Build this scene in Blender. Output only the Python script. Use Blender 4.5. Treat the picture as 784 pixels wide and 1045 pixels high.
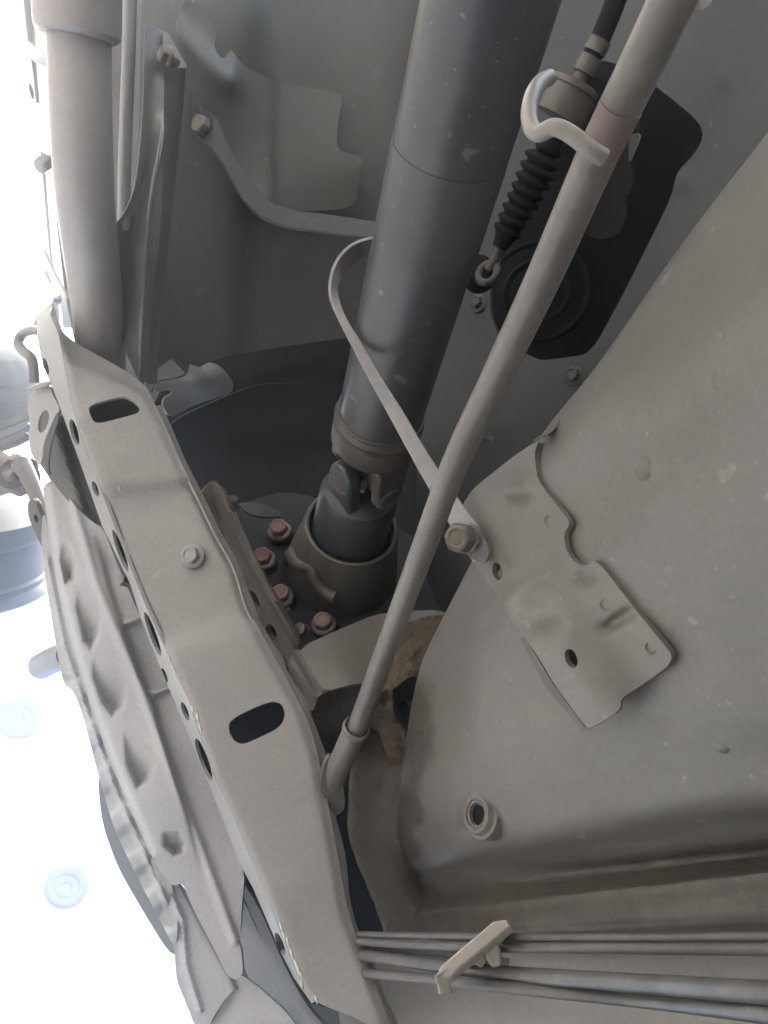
import bpy, bmesh, math, random
import numpy as np
from mathutils import Vector, Matrix
from mathutils.geometry import delaunay_2d_cdt

random.seed(7)
sc = bpy.context.scene
for o in list(bpy.data.objects):
    bpy.data.objects.remove(o)
COL = sc.collection

# ------------------------------------------------------------------ camera
# The phone lies low under the vehicle, looking up along the underbody.
# camera frame: R right, U up, F forward; world up expressed in that frame:
F_PX, CX, CY = 785.0, 392.0, 522.5
UPV = Vector((0.58, -0.20, 0.79)).normalized()
XV = (Vector((1, 0, 0)) - UPV * UPV.x).normalized()
YV = UPV.cross(XV).normalized()
ORG = Vector((0, 0, 0.42))                       # lens height above the ground

def c2w(v):
    v = Vector(v)
    return Vector((v.dot(XV), v.dot(YV), v.dot(UPV)))

def P(x, y, d):
    """a place given by its bearing (measured on the photograph) and its distance"""
    return ORG + c2w(((x - CX) / F_PX * d, (CY - y) / F_PX * d, d))

cam_d = bpy.data.cameras.new('camera')
cam = bpy.data.objects.new('camera', cam_d)
COL.objects.link(cam)
R_, U_, B_ = c2w((1, 0, 0)), c2w((0, 1, 0)), c2w((0, 0, -1))
M = Matrix((R_, U_, B_)).transposed().to_4x4()
M.translation = ORG
cam.matrix_world = M
cam_d.sensor_fit = 'VERTICAL'
cam_d.sensor_height = 24.0
cam_d.lens = 24.0 * F_PX / 1045.0
cam_d.clip_start = 0.01
cam_d.clip_end = 500
sc.camera = cam

# ------------------------------------------------------------------ world, sun, exposure
SUN_EL, SUN_AZ = 43.0, 180.0 - 50.0             # azimuth counted from +X towards +Y
w = bpy.data.worlds.new('World')
sc.world = w
w.use_nodes = True
nt = w.node_tree
nt.nodes.clear()
sky = nt.nodes.new('ShaderNodeTexSky')
sky.sky_type = 'NISHITA'
sky.sun_disc = False
sky.sun_elevation = math.radians(SUN_EL)
sky.sun_rotation = math.radians(90 - SUN_AZ)
sky.dust_density = 4.0
sky.air_density = 1.0
bg = nt.nodes.new('ShaderNodeBackground')
bg.inputs['Strength'].default_value = 0.15
wo = nt.nodes.new('ShaderNodeOutputWorld')
nt.links.new(sky.outputs[0], bg.inputs[0])
nt.links.new(bg.outputs[0], wo.inputs[0])

sl = bpy.data.lights.new('sun', 'SUN')
sl.energy = 1.5
sl.angle = math.radians(12)
sl.color = (1.0, 0.945, 0.875)
so = bpy.data.objects.new('sun', sl)
COL.objects.link(so)
el, az = math.radians(SUN_EL), math.radians(SUN_AZ)
sdir = Vector((math.cos(el) * math.cos(az), math.cos(el) * math.sin(az), math.sin(el)))
so.rotation_euler = sdir.to_track_quat('Z', 'Y').to_euler()
so.location = (0, 0, 6)

sc.view_settings.view_transform = 'Standard'
sc.view_settings.look = 'None'
sc.view_settings.gamma = 1.0
sc.view_settings.exposure = 2.42
sc.view_settings.use_curve_mapping = False
sc.render.engine = 'CYCLES'
sc.cycles.use_denoising = True
sc.cycles.max_bounces = 8
sc.cycles.diffuse_bounces = 5
sc.cycles.caustics_reflective = False
sc.cycles.caustics_refractive = False

# ------------------------------------------------------------------ materials
def dusty(name, base, dust=(0.34, 0.31, 0.27), amt=0.35, rough=0.55, metal=0.0, blotch=9.0, grain=260.0,
          bump=0.25, specks=0.0, speck=(0.55, 0.52, 0.47), rust=0.0, rustc=(0.16, 0.075, 0.035), lump=0.0,
          scratch=0.0, spec=0.5, smudge=0.0, stain=0.0, sscale=20.0, dirt=False, grit=0.05, dense=0.0):
    m = bpy.data.materials.new(name)
    m.use_nodes = True
    n, l = m.node_tree.nodes, m.node_tree.links
    n.clear()
    out = n.new('ShaderNodeOutputMaterial')
    b = n.new('ShaderNodeBsdfPrincipled')
    l.new(b.outputs[0], out.inputs[0])
    b.inputs['Specular IOR Level'].default_value = spec
    b.inputs['Metallic'].default_value = metal
    tc = n.new('ShaderNodeTexCoord')
    geo = n.new('ShaderNodeNewGeometry')
    co = geo.outputs['Position']

    def noise(scale, detail=5, rough_=0.6, dist=0.0):
        t = n.new('ShaderNodeTexNoise')
        t.inputs['Scale'].default_value = scale
        t.inputs['Detail'].default_value = detail
        t.inputs['Roughness'].default_value = rough_
        t.inputs['Distortion'].default_value = dist
        l.new(co, t.inputs['Vector'])
        return t.outputs[0]

    def ramp(src, a, c):
        t = n.new('ShaderNodeMapRange')
        t.inputs['From Min'].default_value = a
        t.inputs['From Max'].default_value = c
        l.new(src, t.inputs['Value'])
        return t.outputs[0]

    def math_(op, a, c):
        t = n.new('ShaderNodeMath')
        t.operation = op
        for i, v in enumerate((a, c)):
            if isinstance(v, (int, float)):
                t.inputs[i].default_value = v
            else:
                l.new(v, t.inputs[i])
        return t.outputs[0]

    def mix(fac, a, c, mode='MIX'):
        t = n.new('ShaderNodeMix')
        t.data_type = 'RGBA'
        t.blend_type = mode
        if isinstance(fac, (int, float)):
            t.inputs[0].default_value = fac
        else:
            l.new(fac, t.inputs[0])
        for i, v in ((6, a), (7, c)):
            if isinstance(v, tuple):
                t.inputs[i].default_value = (*v, 1)
            else:
                l.new(v, t.inputs[i])
        return t.outputs[2]

    n1 = noise(blotch, 6, 0.62, 0.4)
    n2 = noise(blotch * 6.3, 5, 0.65)
    n3 = noise(grain, 3, 0.6)
    f1 = math_('MULTIPLY', ramp(n1, 0.36, 0.66), amt)
    f2 = math_('MULTIPLY', ramp(n2, 0.42, 0.72), amt * 0.8)
    c = mix(f1, base, dust)
    c = mix(f2, c, dust)
    if rust > 0:
        n4 = noise(blotch * 2.1, 7, 0.7, 0.8)
        c = mix(math_('MULTIPLY', ramp(n4, 0.5, 0.68), rust), c, rustc)
    if scratch > 0:
        mp = n.new('ShaderNodeMapping')
        mp.inputs['Scale'].default_value = (30, 420, 90)
        mp.inputs['Rotation'].default_value = (0.3, 0.5, 0.9)
        l.new(co, mp.inputs[0])
        t = n.new('ShaderNodeTexNoise')
        t.inputs['Scale'].default_value = 1.0
        t.inputs['Detail'].default_value = 4
        l.new(mp.outputs[0], t.inputs['Vector'])
        c = mix(math_('MULTIPLY', ramp(t.outputs[0], 0.6, 0.75), scratch), c, speck)
    if smudge > 0:
        n5 = noise(sscale, 8, 0.72, 1.2)
        c = mix(math_('MULTIPLY', ramp(n5, 0.57, 0.70), smudge), c, speck)
    if stain > 0:
        n6 = noise(sscale * 0.55, 8, 0.7, 0.9)
        c = mix(math_('MULTIPLY', ramp(n6, 0.52, 0.72), stain), c, (0.09, 0.08, 0.068))
    if specks > 0:
        for scale, lo, keep in ((38, 0.16, 0.86), (90, 0.16, 0.91), (240, 0.22, 0.93)):
            v = n.new('ShaderNodeTexVoronoi')
            v.inputs['Scale'].default_value = scale
            wob = n.new('ShaderNodeVectorMath')
            wob.operation = 'ADD'
            nn = n.new('ShaderNodeTexNoise')
            nn.inputs['Scale'].default_value = scale * 1.6
            l.new(co, nn.inputs['Vector'])
            sc_ = n.new('ShaderNodeVectorMath')
            sc_.operation = 'SCALE'
            sc_.inputs['Scale'].default_value = 0.9 / scale
            l.new(nn.outputs['Color'], sc_.inputs[0])
            l.new(co, wob.inputs[0])
            l.new(sc_.outputs[0], wob.inputs[1])
            l.new(wob.outputs[0], v.inputs['Vector'])
            sep = n.new('ShaderNodeSeparateColor')
            l.new(v.outputs['Color'], sep.inputs[0])
            near = ramp(v.outputs['Distance'], lo, lo * 0.55)
            pick = math_('GREATER_THAN', sep.outputs[0], keep - dense)
            c = mix(math_('MULTIPLY', math_('MULTIPLY', near, pick), specks), c, speck)
    dm = None
    if dirt:
        at = n.new('ShaderNodeAttribute')
        at.attribute_name = 'dirt'
        dm = ramp(math_('ADD', at.outputs['Fac'], math_('MULTIPLY', math_('SUBTRACT', noise(45, 7, 0.7, 0.6), 0.5), 1.3)), 0.35, 0.75)
        dcol = mix(ramp(noise(60, 8, 0.75, 0.5), 0.34, 0.68), (0.075, 0.065, 0.053), (0.155, 0.135, 0.108))
        c = mix(dm, c, dcol)
    g = n.new('ShaderNodeMapRange')
    g.inputs['From Min'].default_value = 0.3
    g.inputs['From Max'].default_value = 0.7
    g.inputs['To Min'].default_value = 1.0 - grit
    g.inputs['To Max'].default_value = 1.0 + grit
    l.new(n3, g.inputs['Value'])
    gc = n.new('ShaderNodeCombineColor')
    for i in range(3):
        l.new(g.outputs[0], gc.inputs[i])
    c = mix(1.0, c, gc.outputs[0], 'MULTIPLY')
    l.new(c, b.inputs['Base Color'])
    r = n.new('ShaderNodeMapRange')
    r.inputs['From Min'].default_value = 0.3
    r.inputs['From Max'].default_value = 0.7
    r.inputs['To Min'].default_value = max(0.3, rough - 0.03)
    r.inputs['To Max'].default_value = min(1.0, rough + 0.07)
    l.new(n2, r.inputs['Value'])
    l.new(r.outputs[0], b.inputs['Roughness'])
    h = math_('ADD', math_('MULTIPLY', n3, 0.35), math_('MULTIPLY', n2, 0.65))
    if lump > 0:
        h = math_('ADD', h, math_('MULTIPLY', noise(70, 4, 0.7), lump))
    if dirt:
        h = math_('ADD', h, math_('MULTIPLY', math_('MULTIPLY', noise(300, 4, 0.78), dm), 7.0))
        b.inputs['Specular IOR Level'].default_value = 0.4
    bm_ = n.new('ShaderNodeBump')
    bm_.inputs['Strength'].default_value = bump
    bm_.inputs['Distance'].default_value = 0.002
    l.new(h, bm_.inputs['Height'])
    l.new(bm_.outputs[0], b.inputs['Normal'])
    return m

MT = {
    'paint': dusty('dusty_grey_paint', (0.34, 0.326, 0.297), (0.39, 0.366, 0.328), 0.5, 0.35, specks=0.35, blotch=6, smudge=0.22, stain=0.22, speck=(0.5, 0.47, 0.42), bump=0.14, grit=0.075),
    'panel': dusty('dusty_panel_paint', (0.188, 0.18, 0.162), (0.222, 0.209, 0.183), 0.5, 0.34, specks=0.5, blotch=5, smudge=0.24, stain=0.18, speck=(0.38, 0.35, 0.305), bump=0.12, sscale=12, dirt=True, grit=0.07),
    'bracket': dusty('bracket_paint', (0.182, 0.171, 0.149), (0.22, 0.202, 0.172), 0.45, 0.335, specks=0.2, blotch=10, smudge=0.14, stain=0.18, bump=0.10, grit=0.06),
    'floor': dusty('floor_paint', (0.060, 0.066, 0.067), (0.09, 0.091, 0.086), 0.45, 0.42, specks=0.15, stain=0.15, smudge=0.08, bump=0.06, grit=0.03),
    'tunnel': dusty('tunnel_paint', (0.106, 0.106, 0.102), (0.155, 0.148, 0.135), 0.5, 0.34, specks=0.12, blotch=4, stain=0.16, smudge=0.08, bump=0.05, grit=0.03),
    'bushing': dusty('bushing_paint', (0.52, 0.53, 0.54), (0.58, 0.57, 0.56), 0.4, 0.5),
    'tunnelplate': dusty('tunnel_plate_paint', (0.135, 0.132, 0.124), (0.18, 0.17, 0.152), 0.5, 0.34, specks=0.15, stain=0.15, smudge=0.1, bump=0.07, grit=0.04),
    'void': dusty('dark_metal_gap_shade', (0.016, 0.017, 0.020), (0.032, 0.030, 0.028), 0.5, 0.6),  # dark casting metal; also puts the shade of deep gaps into colour
    'black': dusty('black_rubber_hole_shade', (0.008, 0.008, 0.009), (0.018, 0.017, 0.016), 0.4, 0.6, spec=0.15),
    'shaft': dusty('shaft_paint', (0.042, 0.046, 0.054), (0.085, 0.082, 0.078), 0.5, 0.34, specks=0.6, speck=(0.25, 0.245, 0.235), bump=0.05, blotch=4, spec=0.75, grit=0.07, smudge=0.08, sscale=30, dense=0.1),
    'shaftdust': dusty('shaft_band_paint', (0.068, 0.072, 0.078), (0.115, 0.11, 0.103), 0.5, 0.37, specks=0.6, speck=(0.27, 0.26, 0.25), bump=0.05, blotch=5, grit=0.07, dense=0.1),
    'cast': dusty('cast_steel', (0.065, 0.061, 0.057), (0.165, 0.145, 0.122), 0.55, 0.45, metal=0.15, bump=0.5, rust=0.25, blotch=25),
    'alu': dusty('cast_aluminium', (0.13, 0.12, 0.103), (0.20, 0.177, 0.145), 0.5, 0.35, metal=0.25, bump=0.2, stain=0.3),
    'rod': dusty('rod_paint', (0.15, 0.14, 0.127), (0.25, 0.223, 0.19), 0.65, 0.33, rust=0.15, rustc=(0.17, 0.105, 0.075), blotch=11, bump=0.10, stain=0.45, grit=0.08, smudge=0.15, sscale=24, speck=(0.36, 0.32, 0.27)),
    'rodpink': dusty('rod_band_paint', (0.19, 0.13, 0.115), (0.25, 0.195, 0.165), 0.4, 0.45, bump=0.12),
    'cream': dusty('cream_plastic', (0.50, 0.455, 0.39), (0.44, 0.38, 0.31), 0.5, 0.45, bump=0.15),
    'hookcoat': dusty('hook_coating', (0.27, 0.25, 0.215), (0.34, 0.305, 0.255), 0.6, 0.4, bump=0.15, stain=0.25),
    'clip': dusty('clip_plastic', (0.56, 0.51, 0.44), (0.44, 0.38, 0.31), 0.5, 0.5, bump=0.2, lump=0.3),
    'strap': dusty('galvanised_strap', (0.25, 0.25, 0.25), (0.36, 0.34, 0.31), 0.6, 0.4, metal=0.15, scratch=0.25, blotch=20, stain=0.25),
    'strapdark': dusty('painted_strap', (0.045, 0.048, 0.054), (0.12, 0.115, 0.105), 0.3, 0.36, metal=0.15, scratch=0.15, blotch=12, smudge=0.12, sscale=18),
    'bolt': dusty('zinc_bolt', (0.20, 0.178, 0.148), (0.27, 0.23, 0.18), 0.6, 0.42, metal=0.5, bump=0.2, blotch=60),
    'palebolt': dusty('dusty_bolt', (0.36, 0.345, 0.32), (0.42, 0.39, 0.35), 0.6, 0.4, metal=0.2, bump=0.2, blotch=60),
    'redbolt': dusty('red_marked_bolt', (0.30, 0.15, 0.135), (0.27, 0.19, 0.165), 0.5, 0.42, metal=0.2, bump=0.3, blotch=80, stain=0.4, sscale=90),
    'flangebolt': dusty('bolt_flange_metal', (0.25, 0.225, 0.19), (0.32, 0.27, 0.22), 0.5, 0.45, metal=0.5, blotch=60),
    'rusty': dusty('rusty_bracket_metal', (0.155, 0.125, 0.105), (0.25, 0.215, 0.18), 0.6, 0.6, rust=0.5, rustc=(0.15, 0.09, 0.06), bump=0.5, blotch=16),
    'mud': dusty('dried_mud', (0.125, 0.098, 0.07), (0.21, 0.172, 0.125), 0.8, 0.9, bump=1.0, lump=2.5, blotch=18, grain=420, rust=0.25, rustc=(0.19, 0.14, 0.085), spec=0.1),
    'dirt': dusty('dirt_coating', (0.135, 0.118, 0.098), (0.22, 0.19, 0.15), 0.7, 0.9, bump=1.0, lump=2.2, blotch=14, grain=500, spec=0.1),
    'pipe': dusty('brake_line_coating', (0.10, 0.10, 0.098), (0.21, 0.19, 0.166), 0.65, 0.38, specks=0.4, blotch=22, bump=0.12, smudge=0.3, stain=0.25, sscale=45, speck=(0.30, 0.275, 0.24)),
    'exhaust': dusty('exhaust_steel', (0.35, 0.315, 0.295), (0.42, 0.37, 0.335), 0.5, 0.36, metal=0.1, rust=0.08, blotch=5, bump=0.10, stain=0.14, grit=0.06),
    'shield': dusty('heat_shield_metal', (0.27, 0.27, 0.275), (0.35, 0.335, 0.31), 0.5, 0.34, metal=0.3, blotch=7, bump=0.04, grit=0.03),
    'skid': dusty('skid_plate_metal', (0.43, 0.42, 0.405), (0.49, 0.47, 0.44), 0.5, 0.4, blotch=6, specks=0.1, bump=0.15, grit=0.08),
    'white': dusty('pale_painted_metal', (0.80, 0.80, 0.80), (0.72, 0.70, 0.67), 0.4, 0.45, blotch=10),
    'tyre': dusty('tyre_rubber', (0.022, 0.022, 0.023), (0.05, 0.048, 0.046), 0.6, 0.75, spec=0.2),
    'rim': dusty('wheel_rim_paint', (0.11, 0.115, 0.12), (0.15, 0.145, 0.14), 0.5, 0.45),
    'rubberplug': dusty('plug_rubber', (0.22, 0.20, 0.175), (0.32, 0.285, 0.24), 0.6, 0.6, blotch=60, bump=0.4),
    'bare': dusty('bare_scraped_metal', (0.75, 0.73, 0.70), (0.6, 0.57, 0.53), 0.4, 0.3, metal=0.3, blotch=60),
    'ground': dusty('pale_concrete', (0.42, 0.41, 0.392), (0.36, 0.35, 0.333), 0.6, 0.85, blotch=1.5, grain=60, spec=0.2),
    'plate': dusty('brown_plate', (0.026, 0.021, 0.016), (0.04, 0.033, 0.026), 0.5, 0.6, spec=0.2),
}

# ------------------------------------------------------------------ object helpers
OFF = {}

def thing(name, label, cat, loc, group=None):
    o = bpy.data.objects.new(name, None)
    o.empty_display_size = 0.02
    COL.objects.link(o)
    o.location = loc
    o['label'] = label
    o['category'] = cat
    if group:
        o['group'] = group
    OFF[o] = Vector(loc)
    return o

def link(name, verts, faces, mat, parent=None, sharp=40, smooth=True, label=None):
    base = OFF[parent] if parent else sum((Vector(v) for v in verts), Vector()) / max(1, len(verts))
    me = bpy.data.meshes.new(name)
    me.from_pydata([tuple(Vector(v) - base) for v in verts], [], [tuple(f) for f in faces])
    me.update()
    bm = bmesh.new()
    bm.from_mesh(me)
    bmesh.ops.recalc_face_normals(bm, faces=bm.faces)
    bm.to_mesh(me)
    bm.free()
    if smooth:
        me.polygons.foreach_set('use_smooth', [True] * len(me.polygons))
        me.set_sharp_from_angle(angle=math.radians(sharp))
    me.materials.append(MT[mat])
    o = bpy.data.objects.new(name, me)
    COL.objects.link(o)
    if parent:
        o.parent = parent
        OFF[o] = base
    else:
        o.location = base
        OFF[o] = base
    if label:
        o['label'] = label
    return o

def tag(o, label, cat, group=None):
    o['label'] = label
    o['category'] = cat
    if group:
        o['group'] = group
    return o

def bevel(o, wd=0.0006, seg=2, ang=35):
    md = o.modifiers.new('edge', 'BEVEL')
    md.width = wd
    md.segments = seg
    md.limit_method = 'ANGLE'
    md.angle_limit = math.radians(ang)
    md.harden_normals = False
    return o

def tps(ctrl):
    c = np.array(ctrl, float)
    xy, d = c[:, :2] / 100.0, c[:, 2]
    n = len(c)
    def U(r2):
        return np.where(r2 > 1e-12, 0.5 * r2 * np.log(r2 + 1e-12), 0)
    K = U(((xy[:, None] - xy[None]) ** 2).sum(-1)) + np.eye(n) * 1e-3
    A = np.zeros((n + 3, n + 3))
    A[:n, :n] = K
    A[:n, n] = 1
    A[:n, n + 1:] = xy
    A[n:, :n] = A[:n, n:].T
    s = np.linalg.solve(A, np.concatenate([d, np.zeros(3)]))
    def f(x, y):
        q = np.stack([np.asarray(x, float), np.asarray(y, float)], -1) / 100.0
        return U(((q[:, None] - xy[None]) ** 2).sum(-1)) @ s[:n] + s[n] + q @ s[n + 1:]
    return f

def inside(poly, x, y):
    poly = np.asarray(poly, float)
    r = np.zeros(len(x), bool)
    j = len(poly) - 1
    for i in range(len(poly)):
        xi, yi = poly[i]
        xj, yj = poly[j]
        c = ((yi > y) != (yj > y)) & (x < (xj - xi) * (y - yi) / (yj - yi + 1e-12) + xi)
        r ^= c
        j = i
    return r

def pdist(poly, x, y, closed=True):
    poly = np.asarray(poly, float)
    best = np.full(len(x), 1e9)
    m = len(poly)
    for i in range(m if closed else m - 1):
        a, b = poly[i], poly[(i + 1) % m]
        ab = b - a
        t = np.clip(((x - a[0]) * ab[0] + (y - a[1]) * ab[1]) / (ab @ ab + 1e-12), 0, 1)
        best = np.minimum(best, np.hypot(x - a[0] - t * ab[0], y - a[1] - t * ab[1]))
    return best

def chaikin(p, it):
    p = [tuple(q) for q in p]
    for _ in range(it):
        r = []
        for i in range(len(p)):
            a, b = p[i], p[(i + 1) % len(p)]
            r += [(0.8 * a[0] + 0.2 * b[0], 0.8 * a[1] + 0.2 * b[1]), (0.2 * a[0] + 0.8 * b[0], 0.2 * a[1] + 0.8 * b[1])]
        p = r
    return p

def resample(p, step):
    r = []
    for i in range(len(p)):
        a, b = np.array(p[i], float), np.array(p[(i + 1) % len(p)], float)
        k = max(1, int(round(np.linalg.norm(b - a) / step)))
        for t in range(k):
            r.append(tuple(a + (b - a) * t / k))
    out = [r[0]]
    for q in r[1:]:
        if math.hypot(q[0] - out[-1][0], q[1] - out[-1][1]) > 0.35:
            out.append(q)
    return out

def oval(cx, cy, rx, ry, ang=0, n=20):
    a0 = math.radians(ang)
    return [(cx + rx * math.cos(t) * math.cos(a0) - ry * math.sin(t) * math.sin(a0),
             cy + rx * math.cos(t) * math.sin(a0) + ry * math.sin(t) * math.cos(a0))
            for t in (2 * math.pi * i / n for i in range(n))]

def plate(name, outline, depth, mat, parent=None, holes=(), thick=0.003, step=5.0, round_=2, bump=None, bev=0.0006, sharp=40, label=None):
    """sheet metal: an outline with real holes, bent to a depth surface, with thickness"""
    f = depth if callable(depth) else tps(depth)
    out = resample(chaikin(outline, round_), step)
    hs = [resample(h, min(step, 2.0)) for h in holes]
    pts = list(out)
    edges = [(i, (i + 1) % len(out)) for i in range(len(out))]
    for h in hs:
        k = len(pts)
        pts += h
        edges += [(k + i, k + (i + 1) % len(h)) for i in range(len(h))]
    oa = np.array(out)
    gx, gy = np.meshgrid(np.arange(oa[:, 0].min(), oa[:, 0].max(), step), np.arange(oa[:, 1].min(), oa[:, 1].max(), step * 0.866))
    gx[1::2] += step * 0.5
    gx, gy = gx.ravel(), gy.ravel()
    k = inside(out, gx, gy) & (pdist(out, gx, gy) > step * 0.45)
    for h in hs:
        k &= ~inside(h, gx, gy) & (pdist(h, gx, gy) > step * 0.4)
    pts += list(zip(gx[k], gy[k]))
    v, _, tri, *_r = delaunay_2d_cdt([Vector(p) for p in pts], edges, [], 0, 1e-4)
    va = np.array([(p.x, p.y) for p in v])
    ta = np.array([t for t in tri if len(t) == 3])
    cc = va[ta].mean(1)
    kk = inside(out, cc[:, 0], cc[:, 1])
    for h in hs:
        kk &= ~inside(h, cc[:, 0], cc[:, 1])
    ta = ta[kk]
    d = f(va[:, 0], va[:, 1])
    if bump is not None:
        d = d + bump(va[:, 0], va[:, 1])
    cv = np.stack([(va[:, 0] - CX) / F_PX * d, (CY - va[:, 1]) / F_PX * d, d], -1)
    fn = np.cross(cv[ta[:, 1]] - cv[ta[:, 0]], cv[ta[:, 2]] - cv[ta[:, 0]])
    # face away from the camera for the back side
    s = np.sign((fn * cv[ta].mean(1)).sum(-1, keepdims=True))
    fn = fn * np.where(s == 0, 1, s)
    vn = np.zeros_like(cv)
    for j in range(3):
        np.add.at(vn, ta[:, j], fn)
    vn /= np.linalg.norm(vn, axis=1, keepdims=True) + 1e-12
    bk = cv + vn * thick
    used = np.unique(ta)
    mp = -np.ones(len(va), int)
    mp[used] = np.arange(len(used))
    ta = mp[ta]
    n0 = len(used)
    faces = [tuple(t) for t in ta] + [tuple(t[::-1] + n0) for t in ta]
    cnt = {}
    for t in ta:
        for a, b in ((t[0], t[1]), (t[1], t[2]), (t[2], t[0])):
            key = (min(a, b), max(a, b))
            cnt.setdefault(key, []).append((a, b))
    for es in cnt.values():
        if len(es) == 1:
            a, b = es[0]
            faces.append((b, a, a + n0, b + n0))
    allv = np.concatenate([cv[used], bk[used]])
    verts = [ORG + c2w(q) for q in allv]
    o = link(name, verts, faces, mat, parent, sharp, label=label)
    if bev:
        bevel(o, bev)
    return o

def cat(p, n):
    """Catmull-Rom through points (any dimension)"""
    p = np.array(p, float)
    q = np.vstack([2 * p[0] - p[1], p, 2 * p[-1] - p[-2]])
    r = []
    for i in range(len(p) - 1):
        a, b, c, d = q[i], q[i + 1], q[i + 2], q[i + 3]
        for k in range(n):
            t = k / n
            r.append(0.5 * ((2 * b) + (c - a) * t + (2 * a - 5 * b + 4 * c - d) * t * t + (3 * b - a - 3 * c + d) * t ** 3))
    r.append(p[-1])
    return np.array(r)

def sheet(name, rows, mat, parent=None, nu=6, nv=6, thick=0.002, bev=0.0, fn=None, sharp=50, label=None):
    """curved sheet through a grid of places (x, y, d)"""
    W = np.array([[tuple(q) if isinstance(q, Vector) else tuple(P(*q)) for q in r] for r in rows])
    a = np.array([cat(r, nu) for r in W])
    g = np.array([cat(a[:, j], nv) for j in range(a.shape[1])]).transpose(1, 0, 2)
    H, Wd, _ = g.shape
    du = np.gradient(g, axis=1)
    dv = np.gradient(g, axis=0)
    nn = np.cross(du, dv)
    nn /= np.linalg.norm(nn, axis=2, keepdims=True) + 1e-12
    o0 = np.array(ORG)
    if (nn * (g - o0)).sum() < 0:
        nn = -nn
    if fn is not None:
        g = g - nn * fn(H, Wd)[..., None]
    b = g + nn * thick
    verts = [Vector(q) for q in g.reshape(-1, 3)] + [Vector(q) for q in b.reshape(-1, 3)]
    n0 = H * Wd
    idx = lambda i, j: i * Wd + j
    faces = []
    for i in range(H - 1):
        for j in range(Wd - 1):
            q = (idx(i, j), idx(i, j + 1), idx(i + 1, j + 1), idx(i + 1, j))
            faces.append(q)
            faces.append(tuple(k + n0 for k in reversed(q)))
    rim = [idx(0, j) for j in range(Wd)] + [idx(i, Wd - 1) for i in range(1, H)] + [idx(H - 1, j) for j in range(Wd - 2, -1, -1)] + [idx(i, 0) for i in range(H - 2, 0, -1)]
    for k in range(len(rim)):
        a_, b_ = rim[k], rim[(k + 1) % len(rim)]
        faces.append((b_, a_, a_ + n0, b_ + n0))
    o = link(name, verts, faces, mat, parent, sharp, label=label)
    if bev:
        bevel(o, bev)
    return o

def frame(t):
    t = Vector(t).normalized()
    a = Vector((0, 0, 1)) if abs(t.z) < 0.9 else Vector((1, 0, 0))
    u = t.cross(a).normalized()
    return t, u, t.cross(u).normalized()

def tube_w(name, pts, rad, mat, parent=None, n=20, sub=6, label=None, sharp=45, hollow=False):
    """swept tube through world points; rad one value or one per point"""
    pts = [Vector(p) for p in pts]
    if not hasattr(rad, '__len__'):
        rad = [rad] * len(pts)
    q = cat([(*p, r) for p, r in zip(pts, rad)], sub)
    c = [Vector(v[:3]) for v in q]
    verts, faces = [], []
    t0, u, v = frame(c[1] - c[0])
    for i, p in enumerate(c):
        t = (c[min(i + 1, len(c) - 1)] - c[max(i - 1, 0)]).normalized()
        u = (u - t * u.dot(t)).normalized()
        v = t.cross(u)
        for k in range(n):
            a = 2 * math.pi * k / n
            verts.append(p + (u * math.cos(a) + v * math.sin(a)) * q[i][3])
    for i in range(len(c) - 1):
        for k in range(n):
            faces.append((i * n + k, i * n + (k + 1) % n, (i + 1) * n + (k + 1) % n, (i + 1) * n + k))
    if not hollow:
        faces.append(tuple(range(n - 1, -1, -1)))
        faces.append(tuple((len(c) - 1) * n + k for k in range(n)))
    return link(name, verts, faces, mat, parent, sharp, label=label)

def tube(name, pts, rad, mat, parent=None, **k):
    return tube_w(name, [P(*p) for p in pts], rad, mat, parent, **k)

def lathe(name, org, axis, prof, mat, parent=None, n=48, sharp=35, label=None, squash=None):
    """profile (s along axis, r) spun about an axis"""
    t, u, v = frame(axis)
    verts, faces = [], []
    for s, r in prof:
        for k in range(n):
            a = 2 * math.pi * k / n
            rr = r * (squash(a, s) if squash else 1)
            verts.append(org + t * s + (u * math.cos(a) + v * math.sin(a)) * rr)
    m = len(prof)
    for i in range(m - 1):
        for k in range(n):
            faces.append((i * n + k, i * n + (k + 1) % n, (i + 1) * n + (k + 1) % n, (i + 1) * n + k))
    faces.append(tuple(range(n - 1, -1, -1)))
    faces.append(tuple((m - 1) * n + k for k in range(n)))
    return link(name, verts, faces, mat, parent, sharp, label=label)

def camdir(x, y, z):
    return c2w((x, y, z)).normalized()

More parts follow.
